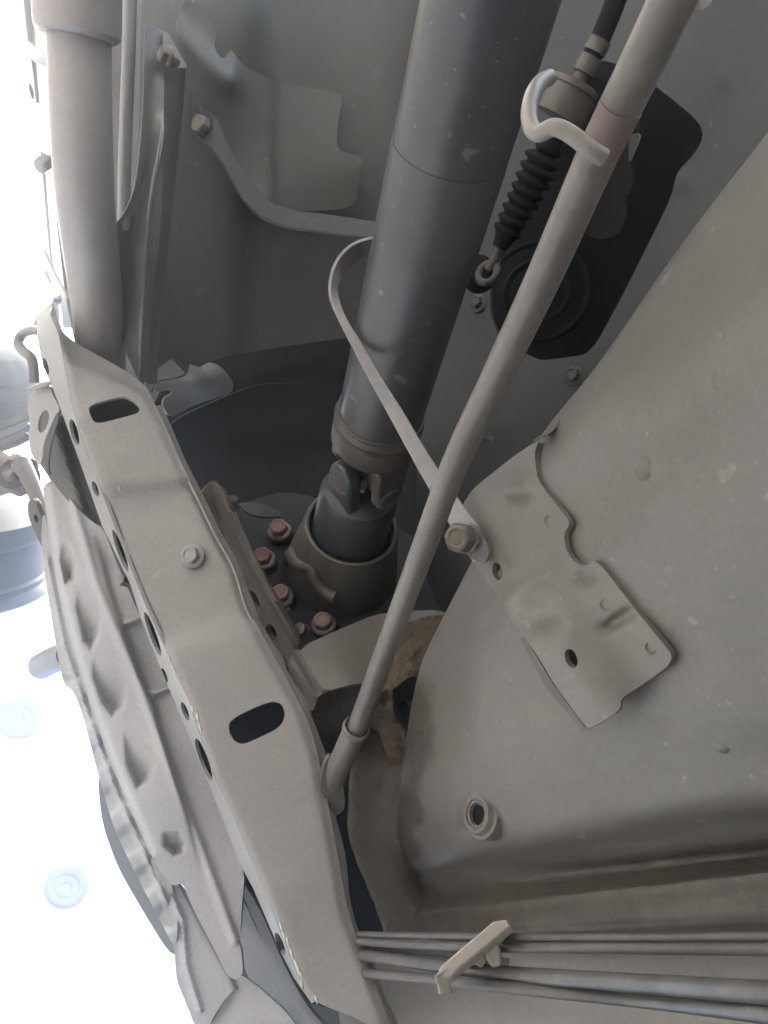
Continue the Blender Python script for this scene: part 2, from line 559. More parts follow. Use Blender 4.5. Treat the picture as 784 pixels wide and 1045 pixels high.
def bolt(parent, pos, axis, r=0.0075, hgt=0.007, flange=0.011, mat='bolt', fmat='flangebolt', turn=0.0, name='bolt', label=None, dish=True, shank=0.012):
    """hex flange bolt: hex head with chamfered crown and a dished top, round flange below"""
    t, u, v = frame(axis)
    verts, faces = [], []
    prof = [(-0.002, 1.0, 6), (hgt * 0.82, 1.0, 6), (hgt, 0.86, 12), (hgt, 0.62, 12)] + ([(hgt - 0.0008, 0.52, 12)] if dish else [])
    N = 24
    for s, k, kind in prof:
        for i in range(N):
            a = 2 * math.pi * i / N
            if kind == 6:
                w_ = ((a + turn) % (math.pi / 3)) - math.pi / 6
                rr = r * k * math.cos(math.pi / 6) / math.cos(w_) / math.cos(math.pi / 6) * 0.93
            else:
                rr = r * k
            verts.append(pos + t * s + (u * math.cos(a) + v * math.sin(a)) * rr)
    for i in range(len(prof) - 1):
        for k in range(N):
            faces.append((i * N + k, i * N + (k + 1) % N, (i + 1) * N + (k + 1) % N, (i + 1) * N + k))
    faces.append(tuple(range(N - 1, -1, -1)))
    faces.append(tuple((len(prof) - 1) * N + k for k in range(N)))
    o = link(name, verts, faces, mat, parent, 25, label=label)
    bevel(o, 0.0004)
    if flange:
        fl = lathe('washer', pos, t, [(-shank, r * 0.5), (-0.003, r * 0.5), (-0.003, flange * 0.98), (-0.0016, flange), (-0.0006, flange * 0.97), (0.001, r * 1.06), (0.0012, r * 0.7)], fmat, o, n=28, sharp=40)
    return o

# ------------------------------------------------------------------ the setting
g = link('ground', [(-60, -60, 0), (60, -60, 0), (60, 60, 0), (-60, 60, 0)], [(0, 1, 2, 3)], 'ground', smooth=False)
g['kind'] = 'structure'

# unseen slab in the vehicle floor's place, added to keep the sky off
def box(name, lo, hi, mat, parent=None, bev=0.0):
    x0, y0, z0 = lo
    x1, y1, z1 = hi
    vs = [(x, y, z) for x in (x0, x1) for y in (y0, y1) for z in (z0, z1)]
    fs = [(0, 1, 3, 2), (4, 6, 7, 5), (0, 4, 5, 1), (2, 3, 7, 6), (0, 2, 6, 4), (1, 5, 7, 3)]
    o = link(name, vs, fs, mat, parent, smooth=False)
    if bev:
        bevel(o, bev)
    return o

sky_block = box('floor_light_block', (-0.95, -0.9, 1.45), (2.6, 1.15, 1.51), 'void')
sky_block['kind'] = 'structure'
for nm, lo, hi in (('side_light_block', (2.6, -0.9, .22), (2.66, 1.15, 1.51)), ('rear_light_block', (-0.75, -0.96, .10), (2.66, -0.9, 1.51))):  # unseen walls added to keep light out at the side and rear
    box(nm, lo, hi, 'void')['kind'] = 'structure'

# ------------------------------------------------------------------ transmission tunnel and floor panels
tun = thing('tunnel_wall', 'dull grey curved tunnel wall behind the large propeller shaft', 'panel', P(280, 180, 0.85))
plate('wall_sheet', [(150, -220), (470, -220), (470, 330), (352, 345), (300, 352), (240, 362), (215, 368), (160, 400), (140, 400), (140, 200)],
      [(150, -40, .79), (190, 0, .775), (225, 0, .775), (262, 0, .785), (300, 0, .80), (400, 0, .83), (470, 0, .84), (150, 120, .80), (200, 120, .80), (260, 120, .81), (350, 120, .835), (460, 120, .86),
       (150, 250, .84), (210, 250, .845), (280, 250, .86), (360, 250, .88), (460, 250, .89), (150, 390, .90), (220, 365, .91), (300, 352, .93), (352, 345, .94), (470, 330, .94)],
      'tunnel', tun, thick=0.004, step=9, bump=lambda x, y: 0.006 * np.tanh((x - 262 + y * 0.05) / 10.0))
plate('side_sheet', [(48, -220), (160, -220), (170, 120), (166, 300), (165, 420), (100, 430), (70, 330), (52, 180)], [(48, -60, .95), (160, -60, .84), (170, 120, .86), (165, 420, .98), (70, 330, 1.02), (52, 180, .98)], 'tunnel', tun, thick=.004, step=12)
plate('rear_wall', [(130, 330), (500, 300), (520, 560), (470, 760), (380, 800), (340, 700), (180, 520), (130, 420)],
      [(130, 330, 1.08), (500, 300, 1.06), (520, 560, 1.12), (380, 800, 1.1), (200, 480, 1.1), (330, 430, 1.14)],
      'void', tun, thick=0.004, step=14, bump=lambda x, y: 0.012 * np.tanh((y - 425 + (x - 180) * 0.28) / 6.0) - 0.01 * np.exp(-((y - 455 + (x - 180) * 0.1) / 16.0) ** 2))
plate('step_ledge', [(172, 430), (262, 391), (300, 392), (345, 372), (345, 420), (250, 440), (176, 452)],
      [(172, 430, 1.0), (262, 391, 1.03), (345, 372, 1.05), (345, 420, 1.06), (176, 452, 1.02)], 'void', tun, thick=0.004, step=8)

br = thing('tunnel_bracket', 'grey stepped sheet bracket on the tunnel wall holding the upper strap', 'bracket', P(280, 140, 0.80))
tb_d = tps([(178, 31, .735), (197, 0, .735), (222, 32, .745), (199, 134, .755), (215, 80, .745), (235, 55, .755), (247, 70, .765), (278, 82, .785), (347, 96, .815), (345, 150, .82), (371, 168, .83), (362, 212, .845), (270, 212, .80), (235, 180, .785)])
plate('bracket_plate', [(190, -6), (204, 4), (222, 32), (218, 46), (224, 58), (229, 60), (236, 49), (247, 67), (278, 82), (310, 88), (346, 95), (350, 103), (345, 122), (343, 149), (352, 156), (367, 159), (371, 168), (366, 188), (362, 213), (300, 216), (270, 212), (245, 195), (222, 160), (199, 136), (196, 115), (193, 69), (178, 31)],
      tb_d, 'tunnelplate', br, thick=0.003, step=4, holes=[oval(203, 111, 2.6, 6.5, -8)],
      bump=lambda x, y: -0.012 * np.exp(-(((x - 183) * 0.62 - (y - 35) * 0.62) / 12.0) ** 2) * (1 / (1 + np.exp(((x + y) - 330) / 9.0))) - 0.006 * np.exp(-((x - 238) / 7.0) ** 2 - ((y - 76) / 22.0) ** 2) + 0.003 * np.tanh((x - 279) / 4) * (y > 0))
bolt(br, P(207, 129, 0.728), camdir(-0.55, 0.05, -0.85), r=0.0085, hgt=0.008, flange=0.0, mat='bolt', name='strap_bolt')

seat = thing('torn_bracket', 'pale grey folded bracket with a torn wavy edge behind the crossmember', 'bracket', P(195, 395, .9))
plate('upper_leaf', [(146, 388), (186, 358), (190, 366), (192, 374), (188, 382), (178, 385), (163, 387), (157, 395), (152, 400)],
      [(146, 388, .86), (186, 358, .90), (188, 382, .90), (152, 400, .86)], 'paint', seat, thick=0.003, step=4)
plate('lower_leaf', [(192, 365), (208, 369), (224, 372), (238, 388), (238, 401), (215, 408), (198, 414), (173, 427), (166, 414), (168, 406), (176, 402), (174, 398), (163, 400), (158, 400), (160, 393), (165, 389), (178, 387), (190, 384), (194, 374)],
      [(192, 365, .905), (224, 372, .93), (238, 388, .95), (238, 401, .965), (198, 414, .93), (173, 427, .90), (160, 395, .865), (200, 390, .89)], 'paint', seat, thick=0.003, step=4)

fl = thing('floor_panel', 'grey green floor panel with a large angular opening above the rod', 'panel', P(650, 200, .6))
HOLE = chaikin([(632, 66), (666, 85), (714, 124), (718, 141), (708, 158), (691, 175), (685, 202), (662, 248), (633, 306), (603, 361), (576, 365), (551, 368), (533, 360), (512, 350), (500, 322), (500, 295), (512, 262), (530, 210), (548, 150), (580, 95), (610, 60)], 2)
fl_d = [(400, -40, .80), (560, -40, .68), (800, -40, .54), (420, 250, .82), (520, 250, .74), (640, 250, .64), (760, 250, .56), (420, 500, .86), (520, 500, .76), (600, 500, .68), (470, 640, .86)]
plate('panel_sheet', [(440, -220), (980, -220), (940, 60), (860, 160), (700, 420), (600, 560), (520, 660), (455, 640), (425, 560), (425, 470), (440, 300)], fl_d, 'floor', fl, holes=[HOLE], thick=0.004, step=9,
      bump=lambda x, y: -.003 * np.exp(-(((x - 702) / 9.0) ** 2 + ((y - 186) / 11.0) ** 2) ** 2) - .0025 * np.exp(-(((x - 740) / 8.0) ** 2 + ((y - 80) / 10.0) ** 2) ** 2) - 0.004 * np.exp(-(((x - 500) / 26.0) ** 2 + ((y - 420) / 34.0) ** 2) ** 2))
fd = tps(fl_d)
def on_floor(x, y, lift=0.0):
    return P(x, y, float(fd([x], [y])[0]) - lift)
for (x, y, r) in ((585, 383, .0062), (487, 309, .0062)):
    if x > 650:
        lathe('weld_nut', on_floor(x, y, 0.0015), camdir(-.45, .05, -.9), [(-.004, r * 1.6), (.0004, r * 1.45), (.0012, r * 1.1), (.0012, r * .6), (.0006, r * .5), (-.0005, r * .45)], 'floor', fl, n=28)
        continue
    bolt(fl, on_floor(x, y, 0.004), camdir(-0.5, 0.1, -0.85), r=r, hgt=0.007, flange=r * 1.55, mat='floor' if x > 650 else 'cast', fmat='floor', name='stud_nut')
lathe('grommet', on_floor(501, 428, 0.001), camdir(-0.35, 0, -0.94), [(-0.004, 0.02), (0.0, 0.021), (0.0015, 0.020), (0.0005, 0.012), (-0.001, 0.0115), (-0.002, 0.004)], 'floor', fl)

# dark space behind the opening: shift lever housing
sh = thing('shift_housing', 'black shift lever housing with rubber rings inside the floor opening', 'housing', P(610, 230, .75))
plate('cover_plate', [(470, 20), (760, 20), (760, 210), (640, 420), (490, 420), (460, 300)],
      [(470, 20, .95), (760, 20, .74), (760, 210, .76), (640, 420, .86), (490, 420, .97), (600, 230, .85)], 'black', sh, thick=0.004, step=14)
for i, (rr, dd) in enumerate(((0.056, .81), (0.034, .79))):
    c = P(548, 298, dd + 0.05)
    t, u, v = frame(camdir(-0.25, 0.1, -0.95))
    tube_w('rubber_ring', [c + (u * math.cos(a) + v * math.sin(a)) * rr for a in np.linspace(0, 2 * math.pi, 33)], 0.0035, 'black', sh, n=10, sub=2)
plate('inner_plate', [(588, 70), (650, 95), (652, 134), (640, 137), (640, 168), (646, 172), (645, 196), (637, 200), (640, 215), (634, 238), (612, 245), (600, 240), (588, 226), (578, 215), (570, 180)],
      [(588, 70, .76), (650, 95, .72), (646, 172, .73), (612, 245, .77), (570, 180, .79)], 'plate', sh, thick=0.003, step=6, round_=1)
plate('light_gap_patch', [(644, 136), (655, 136), (650, 150), (643, 167), (640, 160), (641, 148)], [(644, 136, .755), (655, 136, .75), (643, 167, .76)], 'cream', sh, thick=0.002, step=3, round_=1)  # pale patch put in for the light gap beside the inner plate

# ------------------------------------------------------------------ selector cable with bellows
cb = thing('selector_cable', 'dark selector cable with ribbed rubber bellows beside the shaft', 'cable', P(560, 150, .58))
ax = [P(692, -170, .51), P(640, -30, .55), P(617, 30, .565), P(600, 66, .575)]
tube_w('cable_sheath', ax, 0.0075, 'black', cb)
a0, a1 = P(604, 58, .573), P(582, 100, .585)
dax = (a1 - a0).normalized()
L = (a1 - a0).length
lathe('ferrule', a0 - dax * 0.012, dax, [(0, .006), (0, .0085), (.009, .0085), (.0095, .007), (.012, .007), (.0122, .0088), (.024, .0088), (.0242, .006), (L, .006)], 'alu', cb)
c0 = P(589, 84, .58)
lathe('collar', c0, dax, [(0, .010), (0, .0165), (.001, .0185), (.005, .0185), (.005, .0165), (.007, .0165), (.007, .0195), (.026, .0195), (.027, .018), (.027, .008)], 'alu', cb)
b0, b1 = P(566, 140, .60), P(512, 248, .64)
bax = (b1 - b0).normalized()
BL = (b1 - b0).length
prof = [(-0.02, .006), (-0.004, .006), (0, .008)]
nr = 9
for i in range(nr):
    s0 = 0.006 + (BL - 0.012) * i / nr
    st = (BL - 0.012) / nr
    R0 = 0.0165 - 0.0045 * i / nr if i > 0 else 0.011
    prof += [(s0, R0 * .74), (s0 + st * .3, R0), (s0 + st * .55, R0), (s0 + st * .85, R0 * .74)]
prof += [(BL, .007), (BL + .004, .006)]
lathe('bellows', b0, bax, prof, 'black', cb, sharp=60)
tube('end_rod', [(514, 245, .642), (506, 262, .648), (499, 276, .652)], 0.0042, 'cast', cb, n=12)
rc = P(498, 279, .652)
t, u, v = frame(camdir(-0.5, 0.2, -0.8))
tube_w('end_eye', [rc + (u * math.cos(a) + v * math.sin(a)) * 0.0085 for a in np.linspace(0, 2 * math.pi, 17)], 0.0034, 'cast', cb, n=10, sub=2)
lathe('lever_boss', P(487, 275, .67), camdir(-.2, .1, -.9), [(-.02, .014), (0, .014), (.002, .012), (.002, .005)], 'black', cb)

# ------------------------------------------------------------------ propeller shaft
A, B = P(500, 0, .41), P(386, 432, .68)
AX = (B - A).normalized()
SL = (B - A).length
ps = thing('propeller_shaft', 'large dark grey propeller shaft tube running up the middle', 'shaft', B)
R0 = 0.0366
lathe('shaft_tube', A, AX, [(-0.62, R0), (-0.60, R0), (.055, R0), (SL - 0.004, R0)], 'shaft', ps, n=96)
lathe('tube_band', A, AX, [(.083, R0 - .001), (.083, R0 + .0004), (.150, R0 + .0004), (.150, R0 - .001)], 'shaftdust', ps, n=96)
lathe('weld_collar', B, AX, [(-.012, R0 - .001), (-.011, R0 + .0012), (-.006, R0 + .0035), (-.003, R0 + .0008), (-.001, R0 + .0004), (.0005, R0 + .003), (.022, R0 + .0025), (.026, R0), (.028, R0 - .006), (.030, .012)], 'cast', ps, n=72)
# yoke ears of the shaft and of the slip yoke, crossed at 90 degrees
UJ = B + AX * 0.066                                  # centre of the universal joint
tC = camdir(0, 0, -1)
e2 = camdir(-.72, -.22, -.65)
e2 = (e2 - AX * e2.dot(AX)).normalized()
e1 = AX.cross(e2).normalized()
if e2.dot(tC) < 0:
    e2 = -e2

def ear(name, root, tip_ax, side, mat, parent, base_s, wdt=0.030, rr=0.0165, off=0.030, thk=0.011):
    """one yoke ear: a thick rounded lug with a bearing bore, rising from the collar to the joint"""
    a = tip_ax
    tng = a.cross(side).normalized()
    # outline in (tng, a) plane: base at root, round end at the joint
    pts = []
    for k in range(13):
        ang = -math.pi / 2 + math.pi * k / 12 - math.pi / 2 * 0
        pts.append((rr * math.sin(-math.pi / 2 + math.pi * k / 12) * 1.0, rr * math.cos(-math.pi / 2 + math.pi * k / 12)))
    pts = [(-wdt / 2, -base_s)] + [(x, y) for x, y in pts] + [(wdt / 2, -base_s)]
    verts, faces = [], []
    for lay, (o_, s_) in enumerate(((off - thk * .5, .96), (off + thk * .5, 0.90))):
        for x, y in pts:
            ybase = y < -base_s * .5
            oo = o_ - (0.004 if ybase else 0)
            verts.append(root + tng * (x * s_) + a * y + side * oo)
    m = len(pts)
    faces.append(tuple(range(m)))
    faces.append(tuple(range(2 * m - 1, m - 1, -1)))
    for i in range(m):
        j = (i + 1) % m
        faces.append((i, j, m + j, m + i))
    o = link(name, verts, faces, mat, parent, 30)
    bevel(o, 0.003, 3, 30)
    return o

for s in (1, -1):
    ear('yoke_ear', UJ, AX, e1 * s, 'cast', ps, 0.040, wdt=.040, rr=.0155, off=.034, thk=.012)
spider = lathe('joint_cross', UJ - e2 * 0.026, e2, [(0, .006), (0, .0095), (.013, .0098), (.016, .013), (.036, .013), (.039, .0098), (.052, .0095), (.052, .006)], 'cast', ps, n=28)
lathe('cross_arm', UJ - e1 * 0.028, e1, [(0, .006), (0, .0095), (.056, .0095), (.056, .006)], 'cast', spider, n=28)
# slip yoke going into the gearbox tail
CONE = P(359, 538, .8126)
CAX = AX.copy()
for s in (1, -1):
    e = ear('slip_yoke_ear', UJ, -CAX, e2 * s, 'shaft', ps, 0.042, wdt=.046, rr=.019, off=.0245, thk=.013)
    if s == 1:
        lathe('bearing_cap', UJ + e2 * 0.0295, e2, [(-.004, .0145), (.0012, .0145), (.0018, .0138), (.0008, .0125), (.0004, .0115), (.0016, .008), (.0016, .003)], 'cast', e, n=32)
lathe('ear_cap', UJ + e1 * 0.036, e1, [(-.004, .0125), (.0045, .0125), (.0052, .0115), (.0042, .010), (.0046, .004)], 'cast', ps, n=28)
lathe('grease_fitting', UJ + (e1 + e2 * .9).normalized() * .012, (e1 + e2 * .9).normalized(), [(0, .004), (.010, .004), (.0105, .0028), (.014, .0028), (.0155, .002)], 'flangebolt', ps, n=12)
lathe('seam_weld', B - AX * .0135, AX, [(-.0022, R0 - .0005), (-.0015, R0 + .0012), (0, R0 + .0019), (.0015, R0 + .0012), (.0022, R0 - .0005)], 'cast', ps, n=120, squash=lambda a, s_: 1 + .006 * math.sin(a * 41) + .004 * math.sin(a * 23 + 1))
SY = UJ + CAX * 0.036
lathe('slip_yoke', SY, CAX, [(-.010, .012), (-.008, .026), (-.002, .036), (.006, .0395), (.110, .0405), (.110, .03), (.12, .028)], 'shaft', ps, n=64)

# ------------------------------------------------------------------ gearbox tail housing
gb = thing('gearbox_tail', 'bronze grey gearbox tail housing around the slip yoke with red marked bolts', 'gearbox', CONE)
lip = CONE - CAX * 0.004
def cone_sq(a, s):
    return 1.0 + (0.035 * max(0, math.cos(a * 3 + 0.7)) ** 6 if s > 0.02 else 0)
lathe('tail_cone', lip, CAX, [(a_, b_ * 1.07) for a_, b_ in [(.03, .0412), (.006, .0412), (.001, .0425), (0, .0445), (.001, .0462), (.006, .0475), (.03, .051), (.05, .0545), (.068, .0575), (.075, .0585), (.085, .0595), (.12, .062), (.135, .064), (.145, .072)]], 'alu', gb, n=96, squash=cone_sq)
lathe('oil_seal', lip + CAX * .016, CAX, [(0, .0400), (-.001, .0418), (0.0, .0440), (.004, .0440)], 'black', gb, n=64)
# cast collar and rib on the cone
t, u, v = frame(CAX)
def on_cone(s, a, r):
    return lip + CAX * s + (u * math.cos(a) + v * math.sin(a)) * (r * 1.07)
# find the angle that faces the camera
best = max(np.linspace(0, 2 * math.pi, 72), key=lambda a: (u * math.cos(a) + v * math.sin(a)).dot(camdir(-.45, 0, -1)))
tube_w('cast_rib', [on_cone(.028 + .022 * min(1, abs(k) / 3.0 + .2), best + k * .16, .0485 + .002 * abs(k)) for k in range(-4, 5)], .0075, 'alu', gb, n=12, sub=4)
tube_w('cast_web', [on_cone(.05 + .018 * k, best - .66, .0515 + .003 * k) for k in range(5)], .008, 'alu', gb, n=12, sub=4)
CN = Vector((CAX.dot(c2w((1, 0, 0))), CAX.dot(c2w((0, 1, 0))), CAX.dot(c2w((0, 0, 1)))))
QF = Vector(((335 - CX) / F_PX * .868, (CY - 590) / F_PX * .868, .868))
def rf(x, y):
    x, y = np.asarray(x, float), np.asarray(y, float)
    return QF.dot(CN) / ((x - CX) / F_PX * CN.x + (CY - y) / F_PX * CN.y + CN.z)
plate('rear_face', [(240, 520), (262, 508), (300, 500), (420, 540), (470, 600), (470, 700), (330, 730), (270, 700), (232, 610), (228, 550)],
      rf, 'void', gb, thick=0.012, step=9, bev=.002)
for i, (x, y, m_) in enumerate(((285, 541, 'redbolt'), (268.5, 570, 'redbolt'), (287, 608, 'redbolt'), (330, 636, 'redbolt'))):
    d = float(rf([x], [y])[0]) - .014
    p = P(x, y, d)
    ba = (-CAX + camdir(-1, 0, 0) * .22).normalized()
    lathe('bolt_boss', p - ba * .026, ba, [(0, .016), (.022, .0135), (.0225, .010)], 'void', gb, n=24)
    bolt(gb, p, ba, r=.0101, hgt=.0098, flange=.0137, mat=m_, fmat='flangebolt', turn=.3 * i, name='red_bolt')
lathe('sensor_plug', P(309, 644, .825), camdir(-.3, .4, -.85), [(-.02, .008), (0, .008), (.002, .0065), (.010, .0065), (.011, .004)], 'flangebolt', gb, n=20)
tube('breather_pin', [(300, 628, .835), (293, 622, .825)], .0035, 'flangebolt', gb, n=12)
plate('guide_blade', [(243, 513), (255, 512), (268, 514), (288, 522), (288, 527), (272, 528), (257, 526), (248, 520)], [(243, 513, .84), (288, 525, .845), (262, 527, .825), (262, 513, .845)], 'void', gb, thick=0.002, step=4)

plate('case_light_block', [(110, 520), (230, 560), (300, 690), (338, 820), (352, 1010), (300, 1030), (240, 900), (170, 720)], [(110, 520, .86), (230, 560, .86), (300, 690, .82), (352, 1010, .72), (300, 1030, .72), (240, 900, .77)], 'void', gb, thick=.005, step=10)  # hidden plate added to block light coming from the left
# rusty mount bracket between crossmember and gearbox
rb = thing('mount_bracket', 'rusty brown ribbed mount bracket standing behind the crossmember edge', 'bracket', P(250, 580, .80))
rb_d = tps([(207, 503, .80), (220, 491, .81), (238, 531, .795), (261, 584, .775), (288, 627, .76), (304, 656, .76), (286, 672, .79), (241, 584, .82), (220, 537, .825)])
plate('mount_plate', [(200, 500), (207, 503), (209, 496), (214, 491), (220, 490), (226, 498), (232, 508), (238, 531), (249, 558), (261, 584), (273, 609), (279, 616), (288, 627), (304, 656), (300, 668), (294, 680), (280, 690), (240, 620), (205, 540)],
      rb_d, 'rusty', rb, thick=0.006, step=3.5, bev=.0015, holes=[oval(223, 543, 4.5, 8, -25), oval(239, 577, 5, 9, -25), oval(259, 612, 4.5, 10, -25), oval(277, 645, 4.5, 9, -25)],
      bump=lambda x, y: -0.007 * np.exp(-(((x - 221) * .9 - (y - 500) * .42 - 2) / 3.2) ** 2) + 0.005 * np.exp(-(((x - 213) * .9 - (y - 500) * .42) / 3.0) ** 2))
plate('mount_tab', [(229, 506), (238, 505), (243, 508), (242, 512), (234, 511)], [(229, 506, .80), (243, 508, .80), (234, 511, .80)], 'rusty', rb, thick=0.004, step=3)
sheet('mount_flange', [[(225, 495, .806), (231, 500, .84)], [(238, 530, .79), (245, 533, .83)], [(261, 583, .77), (269, 583, .82)], [(288, 626, .757), (294, 626, .80)], [(305, 657, .757), (308, 655, .80)]], 'rusty', rb, nu=3, nv=5, thick=.003)

# ------------------------------------------------------------------ prop shaft safety straps
st = thing('shaft_strap', 'thin grey flat steel strap crossing in front of the propeller shaft', 'strap', P(380, 380, .58))
def strap(name, ea, eb, mat, parent, thick=.003, nv=8):
    sheet_rows = [[a, tuple((np.array(a) + np.array(b)) / 2), b] for a, b in zip(ea, eb)]
    return sheet(name, sheet_rows, mat, parent, nu=2, nv=nv, thick=thick, bev=.0007)
oe = [(440, 238, .615), (410, 239, .625), (385, 243, .632), (362, 250, .632), (347, 264, .622), (339, 283, .607), (338, 303, .594), (347, 327, .583), (362, 358, .573), (382, 397, .562), (401, 432, .553), (427, 480, .538), (452, 524, .520), (466, 548, .508)]
ie = [(440, 252, .640), (410, 254, .650), (386, 259, .655), (366, 266, .655), (352, 279, .640), (346, 292, .617), (347, 305, .599), (354, 324, .586), (370, 351, .575), (391, 387, .563), (411, 419, .553), (437, 463, .538), (467, 508, .518), (484, 532, .505)]
strap('strap_bar', oe, ie, 'strap', st)
s_ax = camdir(-.62, .02, -.80)
lug = P(478, 551, .520)
t, u, v = frame(s_ax)
plate('strap_end', [(461, 540), (480, 524), (492, 545), (499, 560), (498, 570), (492, 575), (484, 572), (472, 562)], [(461, 540, .511), (480, 524, .507), (499, 565, .491), (490, 575, .494)], 'strap', st, thick=.003, step=3)
bolt(st, P(474, 549, .4985), s_ax, r=.0098, hgt=.010, flange=0.0105, mat='bolt', fmat='strap', turn=.2, name='strap_bolt')

st2 = thing('upper_strap', 'bent dark flat strap from the tunnel bracket passing behind the shaft', 'strap', P(290, 210, .74))
ue = [(205, 110, .735), (213, 113, .732), (222, 122, .730), (232, 145, .732), (247, 172, .735), (262, 193, .738), (281, 208, .742), (304, 215, .745), (331, 218, .742), (385, 226, .725), (430, 231, .70)]
le = [(200, 134, .733), (206, 144, .729), (216, 151, .727), (228, 168, .729), (243, 195, .731), (258, 214, .733), (273, 224, .737), (293, 231, .740), (331, 236.5, .737), (385, 243, .72), (430, 248, .695)]
strap('strap_bar', ue, le, 'strapdark', st2, thick=.004)

# ------------------------------------------------------------------ the long rod with its sleeve, hook and hanger
rd = thing('long_rod', 'long dusty beige rod crossing the frame in front of the shaft', 'rod', P(480, 450, .45))
rp = [(690, -8, .250), (655, 65, .264), (609, 160, .290), (554, 285, .335), (504, 390, .388), (466, 470, .43), (432, 560, .48), (406, 630, .53), (378, 706, .585), (363, 746, .615)]
rw = [P(*q) for q in rp]
rw = [rw[0] + (rw[0] - rw[1]) * 5.0, rw[0] + (rw[0] - rw[1]) * 1.5] + rw
tube_w('rod_bar', rw, [.0078] * len(rw), 'rod', rd, n=28)
tube('rod_band', [(634, 108.5, .2745), (622, 133, .2818), (612, 153.5, .2878)], .00795, 'rodpink', rd, n=28, sub=2)
s0, s1 = P(364, 742, .612), P(338, 800, .66)
sax = (s1 - s0).normalized()
lathe('sleeve', s0, sax, [(.02, .0082), (.003, .0082), (.0005, .0086), (-.001, .0098), (.001, .0112), (.004, .0110), (.0055, .0098), ((s1 - s0).length, .0098), ((s1 - s0).length + .02, .0085)], 'rod', rd, n=40)
plate('end_clamp', [(334, 770), (352, 778), (350, 800), (353, 826), (338, 836), (326, 800)], [(334, 770, .64), (352, 778, .645), (353, 826, .66), (326, 800, .645)], 'rod', rd, thick=.006, step=4, bev=.001)

hk = thing('hanger_hook', 'cream coated wire hook wrapped around the long rod near the top', 'hook', P(570, 125, .27))
tube('hook_wire', [(561, 79, .30), (552, 84, .293), (544, 96, .284), (540, 115, .278), (543, 131, .272), (551, 136, .268), (566, 130, .263), (584, 138, .261), (602, 152, .260), (616, 161, .262)], .0030, 'hookcoat', hk, n=18, sub=6)
hk2 = thing('guide_wire', 'thin tan guide wire lying along the right side of the long rod', 'wire', P(660, 60, .28))
tube('wire_bar', [(694, 4, .270), (684, 18, .268), (674, 38, .268), (656, 74, .276), (640, 108, .284), (628, 132, .292), (618, 152, .30)], .0027, 'rod', hk2, n=14)
cp = thing('rod_hanger', 'cream plastic hanger cut by the top edge beside the rod', 'hanger', P(710, 0, .27))
plate('cap_body', [(685, -30), (735, -40), (728, 2), (716, 11), (700, 9), (688, 4)], [(685, -30, .27), (735, -40, .27), (728, 2, .262), (688, 4, .258), (706, -8, .252)], 'cream', cp, thick=.006, step=4, bev=.001)

# ------------------------------------------------------------------ large smooth panel on the right
EDGE = [(860, 20, .335), (784, 135, .37), (690, 262, .41), (610, 368, .45), (552, 445, .48), (495, 545, .525), (450, 632, .57), (425, 700, .61), (412, 775, .632), (406, 830, .650), (403, 860, .668), (402, 884, .694), (402, 901, .716), (403, 914, .712), (405, 925, .694), (407, 933, .680), (409, 938, .677), (412, 955, .664), (414, 970, .685)]
REND = [(1050, 160, .20), (1000, 270, .22), (960, 400, .24), (930, 500, .26), (920, 580, .275), (910, 660, .29), (905, 720, .30), (900, 760, .31), (900, 785, .316), (900, 806, .324), (900, 824, .335), (900, 839, .350), (900, 850, .366), (900, 859, .370), (900, 868, .362), (900, 876, .353), (900, 884, .351), (900, 940, .344), (900, 958, .38)]
rows, ctl = [], []
for i, (e, r) in enumerate(zip(EDGE, REND)):
    e, r = np.array(e), np.array(r)
    inv = lambda t: 1.0 / ((1 - t) / e[2] + t / r[2])
    row = [(e[0] + 34, e[1] + 22, e[2] + .15), (e[0] + 12, e[1] + 8, e[2] + .075), (e[0], e[1], e[2] + .030)]
    for t, k in ((.055, .004), (.14, -.004), (.3, -.006), (.55, -.004), (1.0, 0)):
        q = e + (r - e) * t
        d = inv(t) + k
        row.append((q[0], q[1], d))
        ctl.append((q[0], q[1], d))
    w1, w2 = P(*row[-1]), P(*row[-2])
    row.append(w1 + (w1 - w2).normalized() * .22)            # runs on past the picture's edge
    rows.append(row)
pnl = thing('curved_side_member', 'large smooth dusty grey curved panel filling the right side', 'panel', P(640, 560, .4))
def dents(H, W):
    rng = np.random.default_rng(4)
    yy, xx = np.mgrid[0:H, 0:W]
    z = np.zeros((H, W))
    for _ in range(14):
        cy_, cx_ = rng.uniform(10, H - 30), rng.uniform(30, W - 15)
        z -= rng.uniform(.0006, .0014) * np.exp(-((yy - cy_) ** 2 + (xx - cx_) ** 2) / rng.uniform(1.5, 5))
    z += 0.0012 * np.sin(yy * .21 + xx * .11) + 0.0008 * np.sin(yy * .07 - xx * .19)
    return z
def panel_relief(H, W):
    z = dents(H, W)
    rng = np.random.default_rng(9)
    r_ = rng.normal(0, 1, (H, W))
    r_ = (r_ + np.roll(r_, 1, 0) + np.roll(r_, -1, 0) + np.roll(r_, 1, 1) + np.roll(r_, -1, 1)) / 5
    m_ = panel_dirt(H, W)
    return z * (1 - m_) + r_ * m_ * .00025
def panel_dirt(H, W):
    vv, uu = np.mgrid[0:H, 0:W]
    vv, uu = vv / 12.0, uu / 14.0                      # in control rows and columns
    m_ = np.clip((vv - 10.9 - .25 * np.clip(5 - uu, 0, 3)) / 1.6, 0, 1)
    # mud creeping up the left edge beside the box bracket
    left = .8 * np.clip((3.25 + .15 * np.sin(vv * 5.0) - uu) / .5, 0, 1) * np.clip((vv - 6.5) / .6, 0, 1)
    return np.maximum(m_, left)
ps_ = sheet('panel_skin', rows, 'panel', pnl, nu=14, nv=12, thick=.003, fn=panel_relief)
